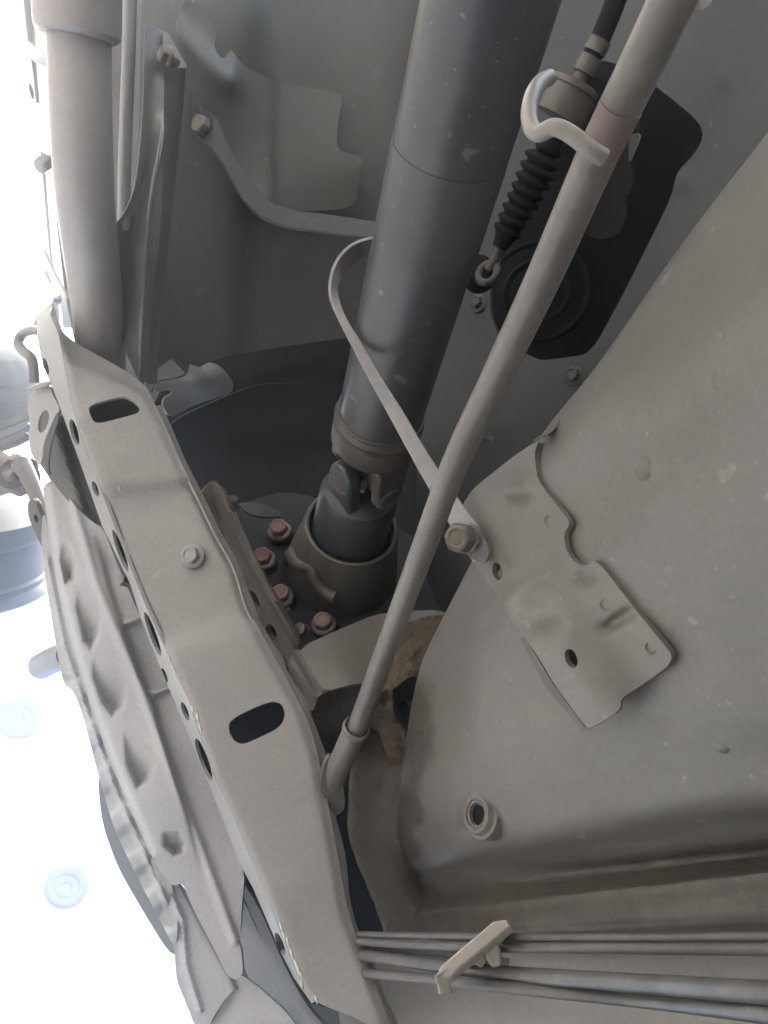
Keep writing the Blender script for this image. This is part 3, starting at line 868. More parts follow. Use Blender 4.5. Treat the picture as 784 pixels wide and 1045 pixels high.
H_, W_ = (len(rows) - 1) * 12 + 1, (len(rows[0]) - 1) * 14 + 1
da = ps_.data.attributes.new('dirt', 'FLOAT', 'POINT')
da.data.foreach_set('value', np.tile(panel_dirt(H_, W_).ravel(), 2).astype(np.float32))
pd = tps([c for c in ctl if c[1] < 840])
def on_panel(x, y, lift=0):
    return float(pd([x], [y])[0]) - lift

# small pressed pimples and the rubber drain plug
for x, y in ((739, 387), (658, 478), (737, 756)):
    q = P(x, y, on_panel(x, y, -.001))
    lathe('pressed_dimple', q, camdir(-.75, .1, -.65), [(-.004, .0075), (.0008, .0055), (.0016, .003), (.0017, .001)], 'panel', pnl, n=20, sharp=80)
pg = thing('drain_plug', 'round rubber drain plug with a dark centre on the lower side panel', 'plug', P(490, 830, .5))
pax = camdir(-.80, .28, -.53)
lathe('plug_ring', P(491, 831, on_panel(491, 831, .002)), pax, [(-.012, .017), (-.002, .0172), (.0003, .0165), (.0012, .0145), (.0035, .0138), (.0055, .0128), (.0062, .0115), (.0052, .0102), (.0035, .0098), (.0048, .0088), (.0042, .0078), (-.009, .0072)], 'rubberplug', pg, n=48)
lathe('plug_core', P(491, 831, on_panel(491, 831, .0021)), pax, [(-.010, .0079), (.0005, .0079), (.0012, .0074), (.0010, .004)], 'black', pg, n=32)

# ------------------------------------------------------------------ stamped bracket on the panel
sb = thing('stamped_bracket', 'stamped grey bracket with two oval holes welded on the side panel', 'bracket', P(570, 600, .46))
SBO = [(472, 515), (482, 500), (491, 492), (521, 468), (546, 451), (550, 450), (546, 460), (546, 470), (549, 490), (564, 510), (580, 530), (581, 536), (576, 544), (576, 552), (578, 561), (584, 571), (594, 578), (600, 576), (605, 572), (610, 574), (617, 581), (637, 607), (659, 635), (683, 664), (686, 671), (682, 680), (660, 696), (637, 711), (634, 714), (633, 725), (612, 738), (601, 744), (595, 738), (566, 699), (548, 668), (535, 649), (520, 629), (504, 604), (487, 580), (475, 562), (470, 540)]
def sb_depth(x, y):
    base = pd(x, y)
    # distance across the bracket: left part stands off from the panel
    ax_ = (x - 472) * .80 - (y - 540) * .60
    t = np.clip(ax_ / 62.0, 0, 1)
    t = t * t * (3 - 2 * t)
    return base - .0065 - .022 * (1 - t) * np.clip((y - 440) / 60.0, .25, 1)
def sb_bump(x, y):
    z = np.zeros_like(x)
    z -= .012 * np.exp(-(((x - 527) / 16.0) ** 2 + ((y - 500) / 12.0) ** 2))
    z += .011 * np.exp(-(((x - 548) / 22.0) ** 2 + ((y - 628) / 20.0) ** 2))
    z += .006 * np.exp(-((((x - 632) * .8 - (y - 632) * .55) / 20) ** 4 + (((x - 632) * .55 + (y - 632) * .8) / 6.5) ** 2))
    z += .006 * np.exp(-(((x - 596) / 10.0) ** 2 + ((y - 588) / 7.0) ** 2))
    return z
plate('bracket_stamping', SBO, sb_depth, 'bracket', sb, holes=[oval(507.5, 583, 5.0, 9.2, -14), oval(583, 672, 6.0, 10.2, -20)], thick=.0035, step=3.2, round_=1, bump=sb_bump, bev=.0008)
for cx_, cy_ in ((560, 531), (617, 617), (664, 661)):
    q_ = np.array([float(cx_)]), np.array([float(cy_)])
    lathe('spot_weld', P(cx_, cy_, float((sb_depth(*q_) + sb_bump(*q_))[0]) - .0001), camdir(-.72, .1, -.68), [(-.003, .0034), (.0003, .0033), (.0005, .0029), (.0003, .0025), (-.0004, .0020), (-.0005, .001)], 'bracket', sb, n=24, sharp=80)
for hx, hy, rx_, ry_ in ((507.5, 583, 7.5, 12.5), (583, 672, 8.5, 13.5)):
    plate('hole_shade', oval(hx + 1.5, hy, rx_, ry_, -16), lambda x, y: pd(x, y) - .0012, 'black', sb, thick=.001, step=3, round_=0, bev=0)  # black ovals paint the shade seen through the holes onto the panel
sheet('bracket_return', [[(535, 648, on_panel(535, 648, .016)), (531, 652, on_panel(531, 652, .004))], [(550, 674, on_panel(550, 674, .0165)), (545, 678, on_panel(545, 678, .004))], [(566, 700, on_panel(566, 700, .0165)), (560, 705, on_panel(560, 705, .004))],
      [(597, 742, on_panel(597, 742, .010)), (594, 744, on_panel(594, 744, .003))]], 'bracket', sb, nu=4, nv=5, thick=.002)
sheet('bracket_hook', [[(546, 452, .460), (552, 448, .478)], [(560, 443, .468), (566, 440, .486)], [(575, 430, .475), (580, 428, .492)]], 'bracket', sb, nu=3, nv=4, thick=.002)

# ------------------------------------------------------------------ dirt covered flange, sill and pipes
def dirtz(H, W):
    rng = np.random.default_rng(9)
    z = rng.normal(0, 1, (H, W))
    for _ in range(1):
        z = (z + np.roll(z, 1, 0) + np.roll(z, -1, 0) + np.roll(z, 1, 1) + np.roll(z, -1, 1)) / 5
    return z * .0011
sl_ = thing('sill_panel', 'flat pale grey sill panel below the row of brake pipes', 'panel', P(600, 1010, .5))
sheet('sill_sheet', [[(340, 955, .68), (430, 957, .645), (560, 958, .56), (700, 957, .475), (784, 956, .43), (900, 955, .38)],
      [(340, 990, .655), (430, 990, .625), (560, 990, .545), (700, 990, .465), (784, 990, .42), (900, 990, .37)],
      [(350, 1070, .61), (430, 1070, .585), (560, 1070, .515), (700, 1070, .44), (784, 1070, .40), (900, 1070, .35)],
      [(350, 1130, .59), (430, 1130, .565), (560, 1130, .50), (700, 1130, .43), (784, 1130, .39), (900, 1130, .34)]], 'paint', sl_, nu=8, nv=6, thick=.003)

pipes = [
    ('topmost of the thin grey brake pipes along the bottom', [(890, 953.5, .325), (784, 955.5, .365), (660, 957, .415), (540, 957, .475), (490, 956, .51), (430, 955, .555), (366, 953.5, .61)], .0024),
    ('second thin grey brake pipe just under the topmost one', [(890, 970, .325), (784, 969, .362), (660, 968, .41), (540, 967, .47), (490, 966.5, .505), (430, 964.5, .55), (366, 961, .605)], .0029),
    ('thin dark pipe hidden partly behind the white clip', [(520, 982, .56), (480, 977, .565), (430, 971, .58), (366, 966, .62)], .0028),
    ('thickest grey pipe running through the middle of the clip', [(890, 1020, .27), (784, 1013, .305), (660, 1004, .38), (540, 995.5, .465), (490, 991, .50), (430, 983, .55), (366, 974, .605)], .0044),
    ('lowest grey pipe held in the foot of the clip', [(890, 1053, .27), (784, 1036, .305), (660, 1022, .395), (540, 1010, .46), (470, 1002, .505), (430, 998, .545), (366, 993, .60)], .0034),
]
for lab, pts, r in pipes:
    o = tube('brake_pipe', pts, r, 'pipe', n=18)
    tag(o, lab, 'pipe', 'brake pipes along the sill')

cl = thing('pipe_clip', 'cream plastic clip holding the row of brake pipes', 'clip', P(485, 975, .49))
# a bar across the pipes with a socket over each pipe
def prism(name, poly, d0, back, mat, parent, bev=.0008):
    fr = [P(x, y, d) for x, y, d in poly]
    bkv = [p + back for p in fr]
    m = len(fr)
    fs = [tuple(range(m)), tuple(range(2 * m - 1, m - 1, -1))] + [(i, (i + 1) % m, m + (i + 1) % m, m + i) for i in range(m)]
    o = link(name, fr + bkv, fs, mat, parent, 30)
    bevel(o, bev)
    return o
ray = lambda x, y, k=1.0: (P(x, y, 1.0) - ORG).normalized() * k
prism('clip_bar', [(444, 996, .474), (450, 985, .474), (503, 940, .464), (517, 938, .460), (522, 945, .460), (468, 989, .470), (460, 998, .472)], 0, ray(480, 975, .008) + camdir(.4, -.3, 0) * .004, 'clip', cl, .0012)
prism('clip_jaw', [(508, 953, .470), (521, 944, .466), (523, 951, .468), (511, 962, .472)], 0, ray(515, 952, .03), 'clip', cl)
prism('clip_jaw', [(493, 967, .474), (505, 957, .472), (511, 966, .474), (512, 985, .478), (503, 988, .480), (497, 980, .478)], 0, ray(500, 970, .03), 'clip', cl, .0015)
prism('clip_jaw', [(474, 983, .476), (492, 968, .474), (497, 980, .478), (492, 988, .480), (484, 984, .480), (477, 990, .480)], 0, ray(485, 977, .03), 'clip', cl, .0015)
prism('clip_foot', [(443, 996, .472), (456, 987, .472), (470, 988, .473), (468, 996, .475), (461, 1001, .476), (460, 1008, .476), (464, 1013, .476), (447, 1015, .476), (448, 1009, .476), (445, 1003, .474)], 0, ray(455, 1000, .022), 'clip', cl, .0012)

# ------------------------------------------------------------------ mud caked mounting box and arm
mb = thing('mounting_box', 'folded box bracket with a muddy right side behind the rod sleeve', 'bracket', P(360, 690, .72))
plate('box_top', [(305, 661), (349, 641), (383, 627), (408, 624), (452, 622), (470, 640), (440, 680), (417, 688), (398, 704), (390, 701), (368, 696), (331, 706), (322, 692), (313, 676)],
      [(305, 661, .730), (383, 627, .775), (452, 622, .78), (440, 680, .735), (398, 704, .715), (331, 706, .69), (368, 696, .70)], 'bracket', mb, thick=.003, step=4, round_=1)
plate('box_side', [(293, 681), (297, 667), (305, 661), (313, 676), (322, 692), (331, 706), (324, 712), (319, 728), (306, 714)], [(293, 681, .72), (305, 661, .732), (331, 706, .692), (319, 728, .70), (306, 714, .71)], 'bracket', mb, thick=.0025, step=3, round_=1,
      bump=lambda x, y: .005 * np.exp(-(((x - 308) * .86 - (y - 680) * .5) / 2.0) ** 2))
plate('box_front', [(318, 716), (331, 706.5), (368, 696.5), (398, 704.5), (402, 716), (412, 745), (420, 790), (412, 850), (385, 840), (352, 800), (330, 778), (318, 745)],
      [(318, 716, .70), (331, 707, .692), (368, 697, .702), (398, 705, .717), (345, 718, .735), (380, 716, .745), (412, 745, .75), (420, 790, .76), (412, 850, .77), (352, 800, .80), (330, 778, .80), (318, 745, .765), (360, 750, .82), (390, 760, .79)], 'dirt', mb, thick=.003, step=4, round_=1)
plate('dark_gap_backing', [(300, 640), (345, 660), (400, 690), (440, 760), (440, 900), (440, 1000), (340, 1000), (318, 800), (300, 720)], [(300, 640, .90), (400, 690, .90), (440, 900, .86), (340, 1000, .84), (318, 800, .88)], 'void', mb, thick=.004, step=12)  # added backing, its near-black colour stands for the shade in the gap
def mudz(a=.004, s=7.0, seed=2):
    rng = np.random.default_rng(seed)
    ks = rng.normal(0, 1, (26, 2)) / s
    ph = rng.uniform(0, 6.28, 26)
    return lambda x, y: -a * np.abs(np.sin(np.outer(x, ks[:, 0]) + np.outer(y, ks[:, 1]) + ph).mean(1)) * 3.0
plate('mud_crust', [(400, 640), (448, 625), (468, 640), (436, 690), (418, 690), (399, 706), (386, 700), (388, 670)],
      [(400, 640, .762), (448, 625, .775), (468, 640, .765), (436, 690, .727), (418, 690, .722), (399, 706, .710), (388, 670, .733)], 'mud', mb, thick=.004, step=2.4, bump=lambda x, y: mudz(.006, 5, 1)(x, y) + mudz(.008, 14, 31)(x, y), bev=0)
plate('mud_crust', [(384, 708), (400, 702), (401, 722), (404, 738), (413, 748), (418, 770), (420, 800), (412, 806), (406, 812), (398, 802), (402, 790), (396, 775), (384, 740)],
      [(384, 708, .702), (400, 702, .704), (413, 748, .72), (420, 800, .73), (398, 802, .735), (384, 740, .745)], 'mud', mb, thick=.004, step=2.4, bump=lambda x, y: mudz(.006, 5, 3)(x, y) + mudz(.008, 14, 33)(x, y), bev=0)
am = thing('lower_arm', 'curved grey brown arm rising from the pipes to the box bracket', 'arm', P(380, 880, .7))
sheet('arm_skin', [[(352, 735, .84), (362, 736, .82), (385, 740, .80), (415, 745, .78), (445, 750, .78)],
      [(357, 775, .785), (363, 776, .762), (385, 780, .745), (412, 785, .715), (445, 790, .70)],
      [(356, 812, .76), (362, 814, .738), (385, 816, .72), (410, 820, .688), (445, 825, .675)],
      [(355, 846, .742), (362, 848, .720), (385, 850, .70), (410, 855, .680), (445, 860, .675)],
      [(362, 874, .725), (369, 875, .704), (392, 876, .688), (415, 880, .686), (450, 885, .70)],
      [(374, 903, .71), (381, 903, .690), (404, 904, .675), (430, 905, .690), (460, 908, .715)],
      [(385, 930, .70), (393, 930, .680), (418, 930, .662), (440, 930, .668), (470, 930, .70)],
      [(395, 965, .695), (403, 965, .678), (430, 962, .655), (455, 958, .660), (480, 955, .69)]], 'dirt', am, nu=8, nv=8, thick=.003, fn=lambda H, W: dirtz(H, W) * .6)

# ------------------------------------------------------------------ crossmember
CR = [(52, 322), (60, 340), (66, 372), (72, 405), (81, 440), (92, 470), (105, 504), (117, 536), (131, 573), (147, 613), (170, 664), (193, 715), (200, 737), (218, 790), (237, 829), (258, 880), (273, 916), (286, 949), (299, 983), (310, 1010), (322, 1022)]
RT = [(54, 308), (57, 318), (60, 331), (67, 342), (81, 352), (101, 363), (126, 377), (142, 388), (151, 398), (159, 414), (171, 439), (184, 470), (203, 508), (222, 547), (240, 580), (253, 621), (268, 648), (283, 676), (296, 699), (312, 730), (322, 758), (331, 802), (342, 858), (356, 935), (372, 977), (385, 1010), (400, 1050)]
BOT = [(390, 1052), (359, 1037), (339, 1030)]
cm_ctl = [(54, 308, .80), (60, 340, .775), (72, 405, .755), (92, 470, .74), (117, 536, .725), (147, 613, .705), (193, 715, .675), (218, 790, .655), (258, 880, .63), (299, 983, .60), (322, 1022, .59),
          (81, 352, .79), (142, 388, .775), (171, 439, .755), (203, 508, .735), (240, 580, .715), (283, 676, .69), (312, 730, .672), (331, 802, .65), (356, 935, .61), (385, 1010, .585), (120, 420, .752), (150, 500, .735), (230, 690, .682), (300, 900, .62)]
cmf = tps(cm_ctl)
cm = thing('crossmember', 'long pale dusty steel crossmember with two large slots and a bolt', 'crossmember', P(220, 650, .69))
def cm_bump(x, y):
    # a shallow pressed length between two soft steps, and a bent rim
    s1 = (y - 500) - (x - 140) * -.12
    s2 = (y - 652) - (x - 190) * -.28
    z = .010 * (1 / (1 + np.exp(-s1 / 4.2)) - 1 / (1 + np.exp(-s2 / 4.2)))
    rim = pdist(RT, x, y, closed=False)
    top = np.clip((410 - y) / 40.0, 0, 1)
    wd = 5.0 + 11.0 * top * np.clip((x - 55) / 20., 0, 1)
    z = z + (.006 + .008 * top) / (1 + np.exp((rim - wd) / 2.0))
    lf = pdist(CR, x, y, closed=False)
    z = z + .0045 * np.exp(-lf / 2.6)
    return z
SLOT1 = chaikin([(90, 418), (93, 413), (110, 408), (126, 404.5), (134, 408), (142.5, 415), (142, 421.5), (122, 427), (101.5, 432), (95, 430)], 2)
SLOT2 = chaikin([(233.5, 746), (234, 737), (243, 730), (262, 721), (277, 715.5), (287, 717.5), (291, 727), (289, 737), (282, 744.5), (265, 752.5), (248, 760), (239, 756.5)], 2)
plate('face_plate', CR + BOT[::-1] + [(400, 1052)] + RT[::-1][1:], cmf, 'paint', cm, holes=[SLOT1, SLOT2], thick=.003, step=3.6, round_=1, bump=cm_bump, bev=.001)
LE = [(37, 324), (38, 345), (44, 372), (51, 388), (60, 412), (70, 440), (81, 470), (93, 504), (104, 536), (118, 565), (133, 596), (144, 632), (160, 672), (178, 715), (187, 737), (207, 785), (226, 832), (243, 878), (258, 906), (272, 938), (284, 966), (300, 998), (318, 1024)]
def wall_depth(x, y):
    a = pdist(CR, x, y, closed=False)
    b = pdist(LE, x, y, closed=False)
    return cmf(x, y) + .006 + .055 * a / (a + b + 1e-6)
plate('inner_web', LE + BOT[::-1] + [(396, 1052)] + [(x - 2, y + 3) for x, y in RT[::-1][1:]], lambda x, y: cmf(x, y) + .062, 'void', cm, thick=.003, step=8, round_=0, bev=0)  # coloured near black so the slots look shaded inside
WH = [oval(47, 374, 2.4, 9, -14), oval(76, 441, 3.6, 14, -15), oval(97.5, 499, 2.6, 8.5, -18), oval(123, 562, 3.2, 23, -20), oval(156, 647, 3.4, 24, -20), oval(168, 689, 2.0, 8, -20), oval(189, 726, 2.8, 10, -20), oval(208, 775, 4.2, 23, -20), oval(286, 963, 3.2, 12, -22)]
plate('side_wall', [(53.5, 309), (CR[0][0] - .4, CR[0][1])] + [(x - .4, y) for x, y in CR[1:]] + LE[::-1], wall_depth, 'paint', cm, holes=WH, thick=.003, step=3.0, round_=0, bev=0)
wav = [0, 2.5, 1, 3.5, .5, 3, 1]
ft = RT[9:]
def wavy(i):
    return wav[i % 7]
rowsf = []
fpts = cat(ft, 3)
for i, (x, y) in enumerate(fpts):
    dd = float(cmf([x], [y])[0]) + .0075
    k = 1.0 + .9 * max(0, math.sin(i * 1.15)) * (y > 600)
    rowsf.append([(x - 1, y, dd), (x + 1.2, y, dd + .006), (x + 1.6 + 2.2 * k, y - .5, dd + .010), (x + 2 + 3.2 * k, y - 1, dd + .0135)])
sheet('rear_flange', rowsf, 'paint', cm, nu=2, nv=2, thick=.002)
bolt(cm, P(196, 567, float(cmf([196], [567])[0]) + .0025), camdir(-.12, .16, -.97), r=.0082, hgt=.0085, flange=.0118, mat='palebolt', fmat='palebolt', name='face_bolt', turn=.4)
rng = random.Random(3)
for (x0, y0, n_, sp) in ((173, 672, 3, 9), (196, 722, 3, 10), (286, 945, 5, 9), (303, 990, 3, 6), (121, 501, 1, 2), (322, 1021, 1, 1)):
    for k in range(n_):
        x = x0 + k * sp * .40 + rng.uniform(-1, 1)
        y = y0 + k * sp + rng.uniform(-2, 2)
        h = rng.uniform(2.5, 6.5)
        q = [(x - .9, y - h), (x + .7, y - h * .6), (x + 1.6, y + h * .5), (x + 2.2, y + h), (x + .6, y + h * .4), (x - .4, y - h * .2)]
        plate('bare_scrape', q, lambda a, b: cmf(a, b) + cm_bump(a, b) - .0009, 'bare', cm, thick=.001, step=2, round_=0, bev=0)

# ------------------------------------------------------------------ ribbed skid plate
sk = thing('skid_plate', 'pale ribbed skid plate with angular pockets left of the crossmember', 'skid plate', P(150, 760, .8))
SKO = [(44, 500), (46, 494), (53, 490), (60, 493), (68, 504), (78, 518), (95, 533), (106, 540), (116, 566), (140, 622), (170, 690), (205, 778), (240, 862), (250, 890), (247, 925), (245, 960), (248, 985), (247, 996), (240, 1000), (232, 996), (222, 975), (210, 952), (196, 925), (186, 900), (178, 905), (166, 893), (152, 868), (138, 838), (122, 800), (108, 765), (96, 730), (86, 700), (76, 668), (66, 632), (57, 590), (50, 545)]
sk_d = tps([(46, 495, .87), (60, 493, .87), (106, 540, .84), (170, 690, .80), (240, 862, .75), (248, 990, .71), (186, 900, .755), (122, 800, .80), (86, 700, .83), (57, 590, .86), (110, 640, .815), (160, 780, .775), (80, 560, .845)])
POCK = [[(64, 546), (72, 550), (77, 572), (75, 592), (67, 596), (61, 572)], [(78, 592), (94, 598), (102, 616), (103, 630), (99, 650), (93, 662), (86, 655), (78, 622)], [(93, 664), (114, 666), (127, 684), (129, 700), (124, 722), (115, 730), (105, 718), (95, 692)], [(124, 738), (144, 742), (157, 762), (160, 772), (152, 796), (140, 804), (130, 782)], [(166, 850), (172, 844), (184, 846), (189, 860), (186, 870), (178, 873), (168, 864)]]
def sk_bump(x, y):
    z = np.zeros_like(x)
    for p in POCK:
        ys = [q[1] for q in p]
        s = np.where(inside(p, x, y), 1, -1) * pdist(p, x, y)
        ramp = np.clip((y - min(ys)) / (max(ys) - min(ys)), 0, 1)
        z += .024 * np.clip(ramp * 1.25 - .12, 0, 1) / (1 + np.exp(-(s - 1.5) / 1.1))
    ln = [(72, 500), (100, 600), (140, 690), (165, 760), (200, 850), (240, 960)]
    z -= .006 * np.exp(-(pdist(ln, x, y, closed=False) / 5.0) ** 2)
    ed = [(92, 530), (107, 580), (112, 600), (130, 650), (143, 690), (158, 720), (166, 752), (180, 800), (192, 838), (204, 880), (222, 930)]
    side = np.where((x - np.interp(y, [p[1] for p in ed], [p[0] for p in ed])) > 0, 1, -1) * pdist(ed, x, y, closed=False)
    fade = np.clip((y - 535) / 40, 0, 1) * np.clip((900 - y) / 60, 0, 1)
    z += .012 * fade / (1 + np.exp(-side / 1.4))
    for a_, b_ in (((114, 642), (152, 626)), ((142, 714), (176, 700))):
        z -= .012 * np.exp(-(pdist([a_, b_], x, y, closed=False) / 4.0) ** 2) * (side > 1.5)
    lfl = pdist([(44, 500), (50, 545), (57, 590), (66, 632), (76, 668), (96, 730), (122, 800), (152, 868)], x, y, closed=False)
    z += .010 / (1 + np.exp((lfl - 4.5) / 1.4))
    return z
plate('skid_sheet', SKO, sk_d, 'skid', sk, thick=.003, step=1.7, round_=1, bump=sk_bump, bev=0)
lathe('clip_nut', P(126, 592, .80), camdir(-.5, .3, -.8), [(-.01, .006), (.004, .006), (.005, .004)], 'bolt', sk, n=6)
plate('outer_rail', [(44, 520), (52, 548), (60, 590), (70, 632), (80, 668), (100, 728), (126, 798), (156, 866), (176, 900), (182, 950), (178, 968), (164, 940), (140, 895), (116, 845), (100, 790), (86, 735), (76, 706), (64, 698), (54, 640), (46, 590), (42, 550)],
      lambda x, y: sk_d(x, y) + .030, 'skid', sk, thick=.003, step=2.5, bev=0, bump=lambda x, y: .008 * np.tanh(np.sin(y / 9.0 + x * .1) * 2) * (y > 690) - .006 * np.exp(-(pdist([(48, 570), (66, 660), (92, 735), (118, 806), (150, 876), (174, 930)], x, y, closed=False) / 3.0) ** 2))
plate('gap_plate', [(56, 470), (100, 490), (150, 590), (205, 740), (262, 880), (240, 900), (180, 800), (120, 660), (80, 560)], [(56, 470, .93), (100, 490, .90), (205, 740, .86), (262, 880, .82), (120, 660, .91)], 'tunnel', sk, thick=.003, step=8)
plate('end_flap', [(148, 862), (180, 895), (205, 930), (232, 975), (250, 990), (252, 1004), (236, 1012), (222, 1030), (212, 1050), (200, 1050), (190, 1024), (180, 1000), (178, 970), (170, 925), (158, 890)],
      [(148, 862, .80), (205, 930, .775), (250, 990, .735), (205, 1045, .73), (178, 985, .765)], 'skid', sk, thick=.003, step=2.5, bev=0,
      bump=lambda x, y: .009 / (1 + np.exp(-((x - 196) * .87 - (y - 930) * .48 - 3) / 1.5)) - .006 * np.exp(-(pdist([(172, 905), (186, 940), (190, 985), (204, 1030)], x, y, closed=False) / 3.5) ** 2))
plate('under_rail', [(99, 790), (112, 800), (126, 850), (146, 890), (172, 940), (182, 975), (172, 972), (146, 930), (120, 885), (104, 840)], [(99, 790, .87), (146, 890, .85), (182, 975, .82), (104, 840, .88)], 'tunnel', sk, thick=.004, step=4)
plate('end_tray', [(205, 1020), (240, 990), (262, 1005), (300, 1040), (320, 1080), (215, 1080), (200, 1050)], [(212, 1024, .75), (246, 1000, .74), (300, 1045, .70), (215, 1080, .71)], 'skid', sk, thick=.003, step=5, bump=mudz(.003, 12, 8))
plate('inner_rail', [(232, 880), (262, 920), (290, 985), (315, 1030), (345, 1060), (330, 1085), (300, 1060), (245, 1012), (236, 985)], [(246, 880, .76), (290, 985, .72), (345, 1060, .67), (248, 985, .78), (300, 1060, .72)], 'tunnel', sk, thick=.003, step=6)

# ------------------------------------------------------------------ exhaust, side pipe, heat shield
ex = thing('exhaust_pipe', 'wide dusty exhaust pipe with a flared sleeve at the top left', 'exhaust', P(85, 150, .68))
tube('pipe_body', [(76, -220, .57), (80, -60, .60), (81, 40, .62), (83.5, 140, .645), (88, 215, .685), (95, 275, .745), (102, 340, .83), (107, 430, .95)], [.0248, .0248, .0248, .0248, .0248, .0252, .0256, .026], 'exhaust', ex, n=48)
e0, e1_ = P(78, -200, .562), P(79.5, 34, .614)
eax = (e1_ - e0).normalized()
lathe('pipe_sleeve', e0, eax, [(0, .030), (.0, .0335), ((e1_ - e0).length - .006, .0335), ((e1_ - e0).length, .0325), ((e1_ - e0).length + .003, .029), ((e1_ - e0).length + .003, .02)], 'exhaust', ex, n=56)
sp_ = tag(tube('side_pipe', [(133, -40, .70), (132, 40, .71), (129, 120, .725), (127, 180, .74), (127, 235, .755)], .0062, 'shield', n=16), 'slim grey pipe standing between exhaust and heat shield', 'pipe')
hs_ = thing('heat_shield', 'folded metal heat shield beside the exhaust with one bolt', 'heat shield', P(160, 200, .74))
sheet('shield_leaf', [[(147.5, 26, .70), (156, 26, .705), (166, 31, .71)], [(147, 66, .705), (157, 66, .71), (168, 66, .715)], [(146, 105, .715), (156, 106, .72), (167.5, 108, .72)], [(143, 150, .725), (154, 148, .735), (166, 146, .725)], [(138, 190, .735), (147, 190, .75), (157, 187, .735)],
      [(128, 216, .735), (136, 220, .755), (152, 224, .745)], [(114, 237, .735), (124, 245, .77), (149, 262, .76)], [(112, 260, .765), (124, 290, .80), (146, 310, .785)], [(112, 330, .80), (124, 350, .835), (142, 390, .82)]], 'shield', hs_, nu=5, nv=6, thick=.0015, bev=.0004)
sheet('bright_facet', [[(168, 66, .7155), (169, 66, .717), (170, 66, .7185)], [(167.5, 108, .7205), (168.5, 108, .722), (169.5, 108, .724)], [(163, 150, .727), (166, 148, .73), (167.5, 146, .732)], [(156, 187, .735), (160, 187, .74), (166, 187, .745)], [(151, 224, .745), (157, 224, .752), (164, 228, .758)],
      [(148, 262, .76), (154, 262, .768), (161, 262, .774)], [(145, 310, .785), (150, 310, .792), (155, 310, .798)], [(141, 390, .82), (146, 390, .826), (150, 390, .83)]], 'shield', hs_, nu=3, nv=6, thick=.0015)
sheet('shade_facet', [[(168, 66, .717), (180, 67, .73), (190, 68, .74)], [(168.5, 108, .723), (179, 108, .74), (187, 108, .755)], [(167, 146, .731), (176, 146, .75), (183, 146, .765)], [(166, 187, .745), (174, 187, .765), (179, 187, .78)], [(164, 228, .758), (170, 228, .775), (175, 228, .79)], [(161, 262, .774), (167, 262, .79), (171, 262, .80)], [(155, 310, .798), (162, 310, .812), (166, 310, .825)], [(150, 392, .83), (156, 392, .845), (160, 392, .855)]], 'shield', hs_, nu=3, nv=5, thick=.0015)
plate('bolt_tab', [(166, 31), (172, 34), (190, 66), (191, 69), (168, 70)], [(166, 31, .705), (191, 69, .718), (168, 70, .708)], 'shield', hs_, thick=.002, step=4, round_=0)
bolt(hs_, P(170.5, 57, .702), camdir(-.75, .1, -.65), r=.0075, hgt=.007, flange=.0095, mat='bolt', fmat='bolt', name='shield_bolt')

# ------------------------------------------------------------------ overexposed left side: rail, clamps, wheel
rl = thing('frame_rail', 'slim overexposed white frame rail left of the exhaust pipe', 'rail', P(40, 150, .9))
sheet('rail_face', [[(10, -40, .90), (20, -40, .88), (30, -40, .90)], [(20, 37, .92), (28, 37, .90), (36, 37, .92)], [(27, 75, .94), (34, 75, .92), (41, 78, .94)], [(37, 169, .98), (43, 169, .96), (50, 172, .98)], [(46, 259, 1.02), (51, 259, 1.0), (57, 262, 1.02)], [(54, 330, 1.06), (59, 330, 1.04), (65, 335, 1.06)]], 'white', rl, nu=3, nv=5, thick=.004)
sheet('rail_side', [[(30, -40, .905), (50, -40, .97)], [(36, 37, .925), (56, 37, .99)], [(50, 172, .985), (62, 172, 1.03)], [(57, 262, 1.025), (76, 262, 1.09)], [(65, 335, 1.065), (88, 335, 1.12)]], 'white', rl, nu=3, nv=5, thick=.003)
for cx_, cy_ in ((32, 93), (48, 240)):
    plate('rail_slot', oval(cx_, cy_, 1.6, 8, -12), lambda x, y: .925 + (y - 90) * .0005 + 0 * x, 'void', rl, thick=.001, step=2, round_=0, bev=0)
tube('rail_peg', [(20, 44, .90), (30, 50, .88), (40, 58, .87), (52, 62, .87)], .007, 'white', rl, n=14)
ck = thing('pipe_clamp', 'small pale clamp bolted between the rail and exhaust pipe', 'clamp', P(42, 130, .85))
plate('clamp_leaf', [(42, 88), (50, 88), (52, 105), (53, 130), (55, 150), (50, 145), (44, 128), (41, 105)], [(42, 88, .83), (50, 88, .82), (55, 150, .83), (44, 128, .84)], 'white', ck, thick=.003, step=3)
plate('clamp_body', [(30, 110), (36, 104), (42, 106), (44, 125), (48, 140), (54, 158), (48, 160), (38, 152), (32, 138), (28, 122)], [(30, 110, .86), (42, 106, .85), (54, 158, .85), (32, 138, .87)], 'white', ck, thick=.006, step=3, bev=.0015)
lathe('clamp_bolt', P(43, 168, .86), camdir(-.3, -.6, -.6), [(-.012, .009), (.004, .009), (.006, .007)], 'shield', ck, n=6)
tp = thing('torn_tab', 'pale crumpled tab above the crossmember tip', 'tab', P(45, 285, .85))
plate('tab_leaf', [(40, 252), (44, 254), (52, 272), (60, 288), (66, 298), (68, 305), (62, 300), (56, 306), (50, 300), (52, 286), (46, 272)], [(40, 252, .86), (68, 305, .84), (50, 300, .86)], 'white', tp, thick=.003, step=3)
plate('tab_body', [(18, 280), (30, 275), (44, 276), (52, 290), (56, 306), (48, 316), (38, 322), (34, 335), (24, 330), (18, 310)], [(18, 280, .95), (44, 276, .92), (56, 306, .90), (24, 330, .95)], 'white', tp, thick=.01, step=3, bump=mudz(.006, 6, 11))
lh = thing('lifting_hook', 'bent pale steel loop beside the crossmember tip', 'hook', P(25, 360, .9))
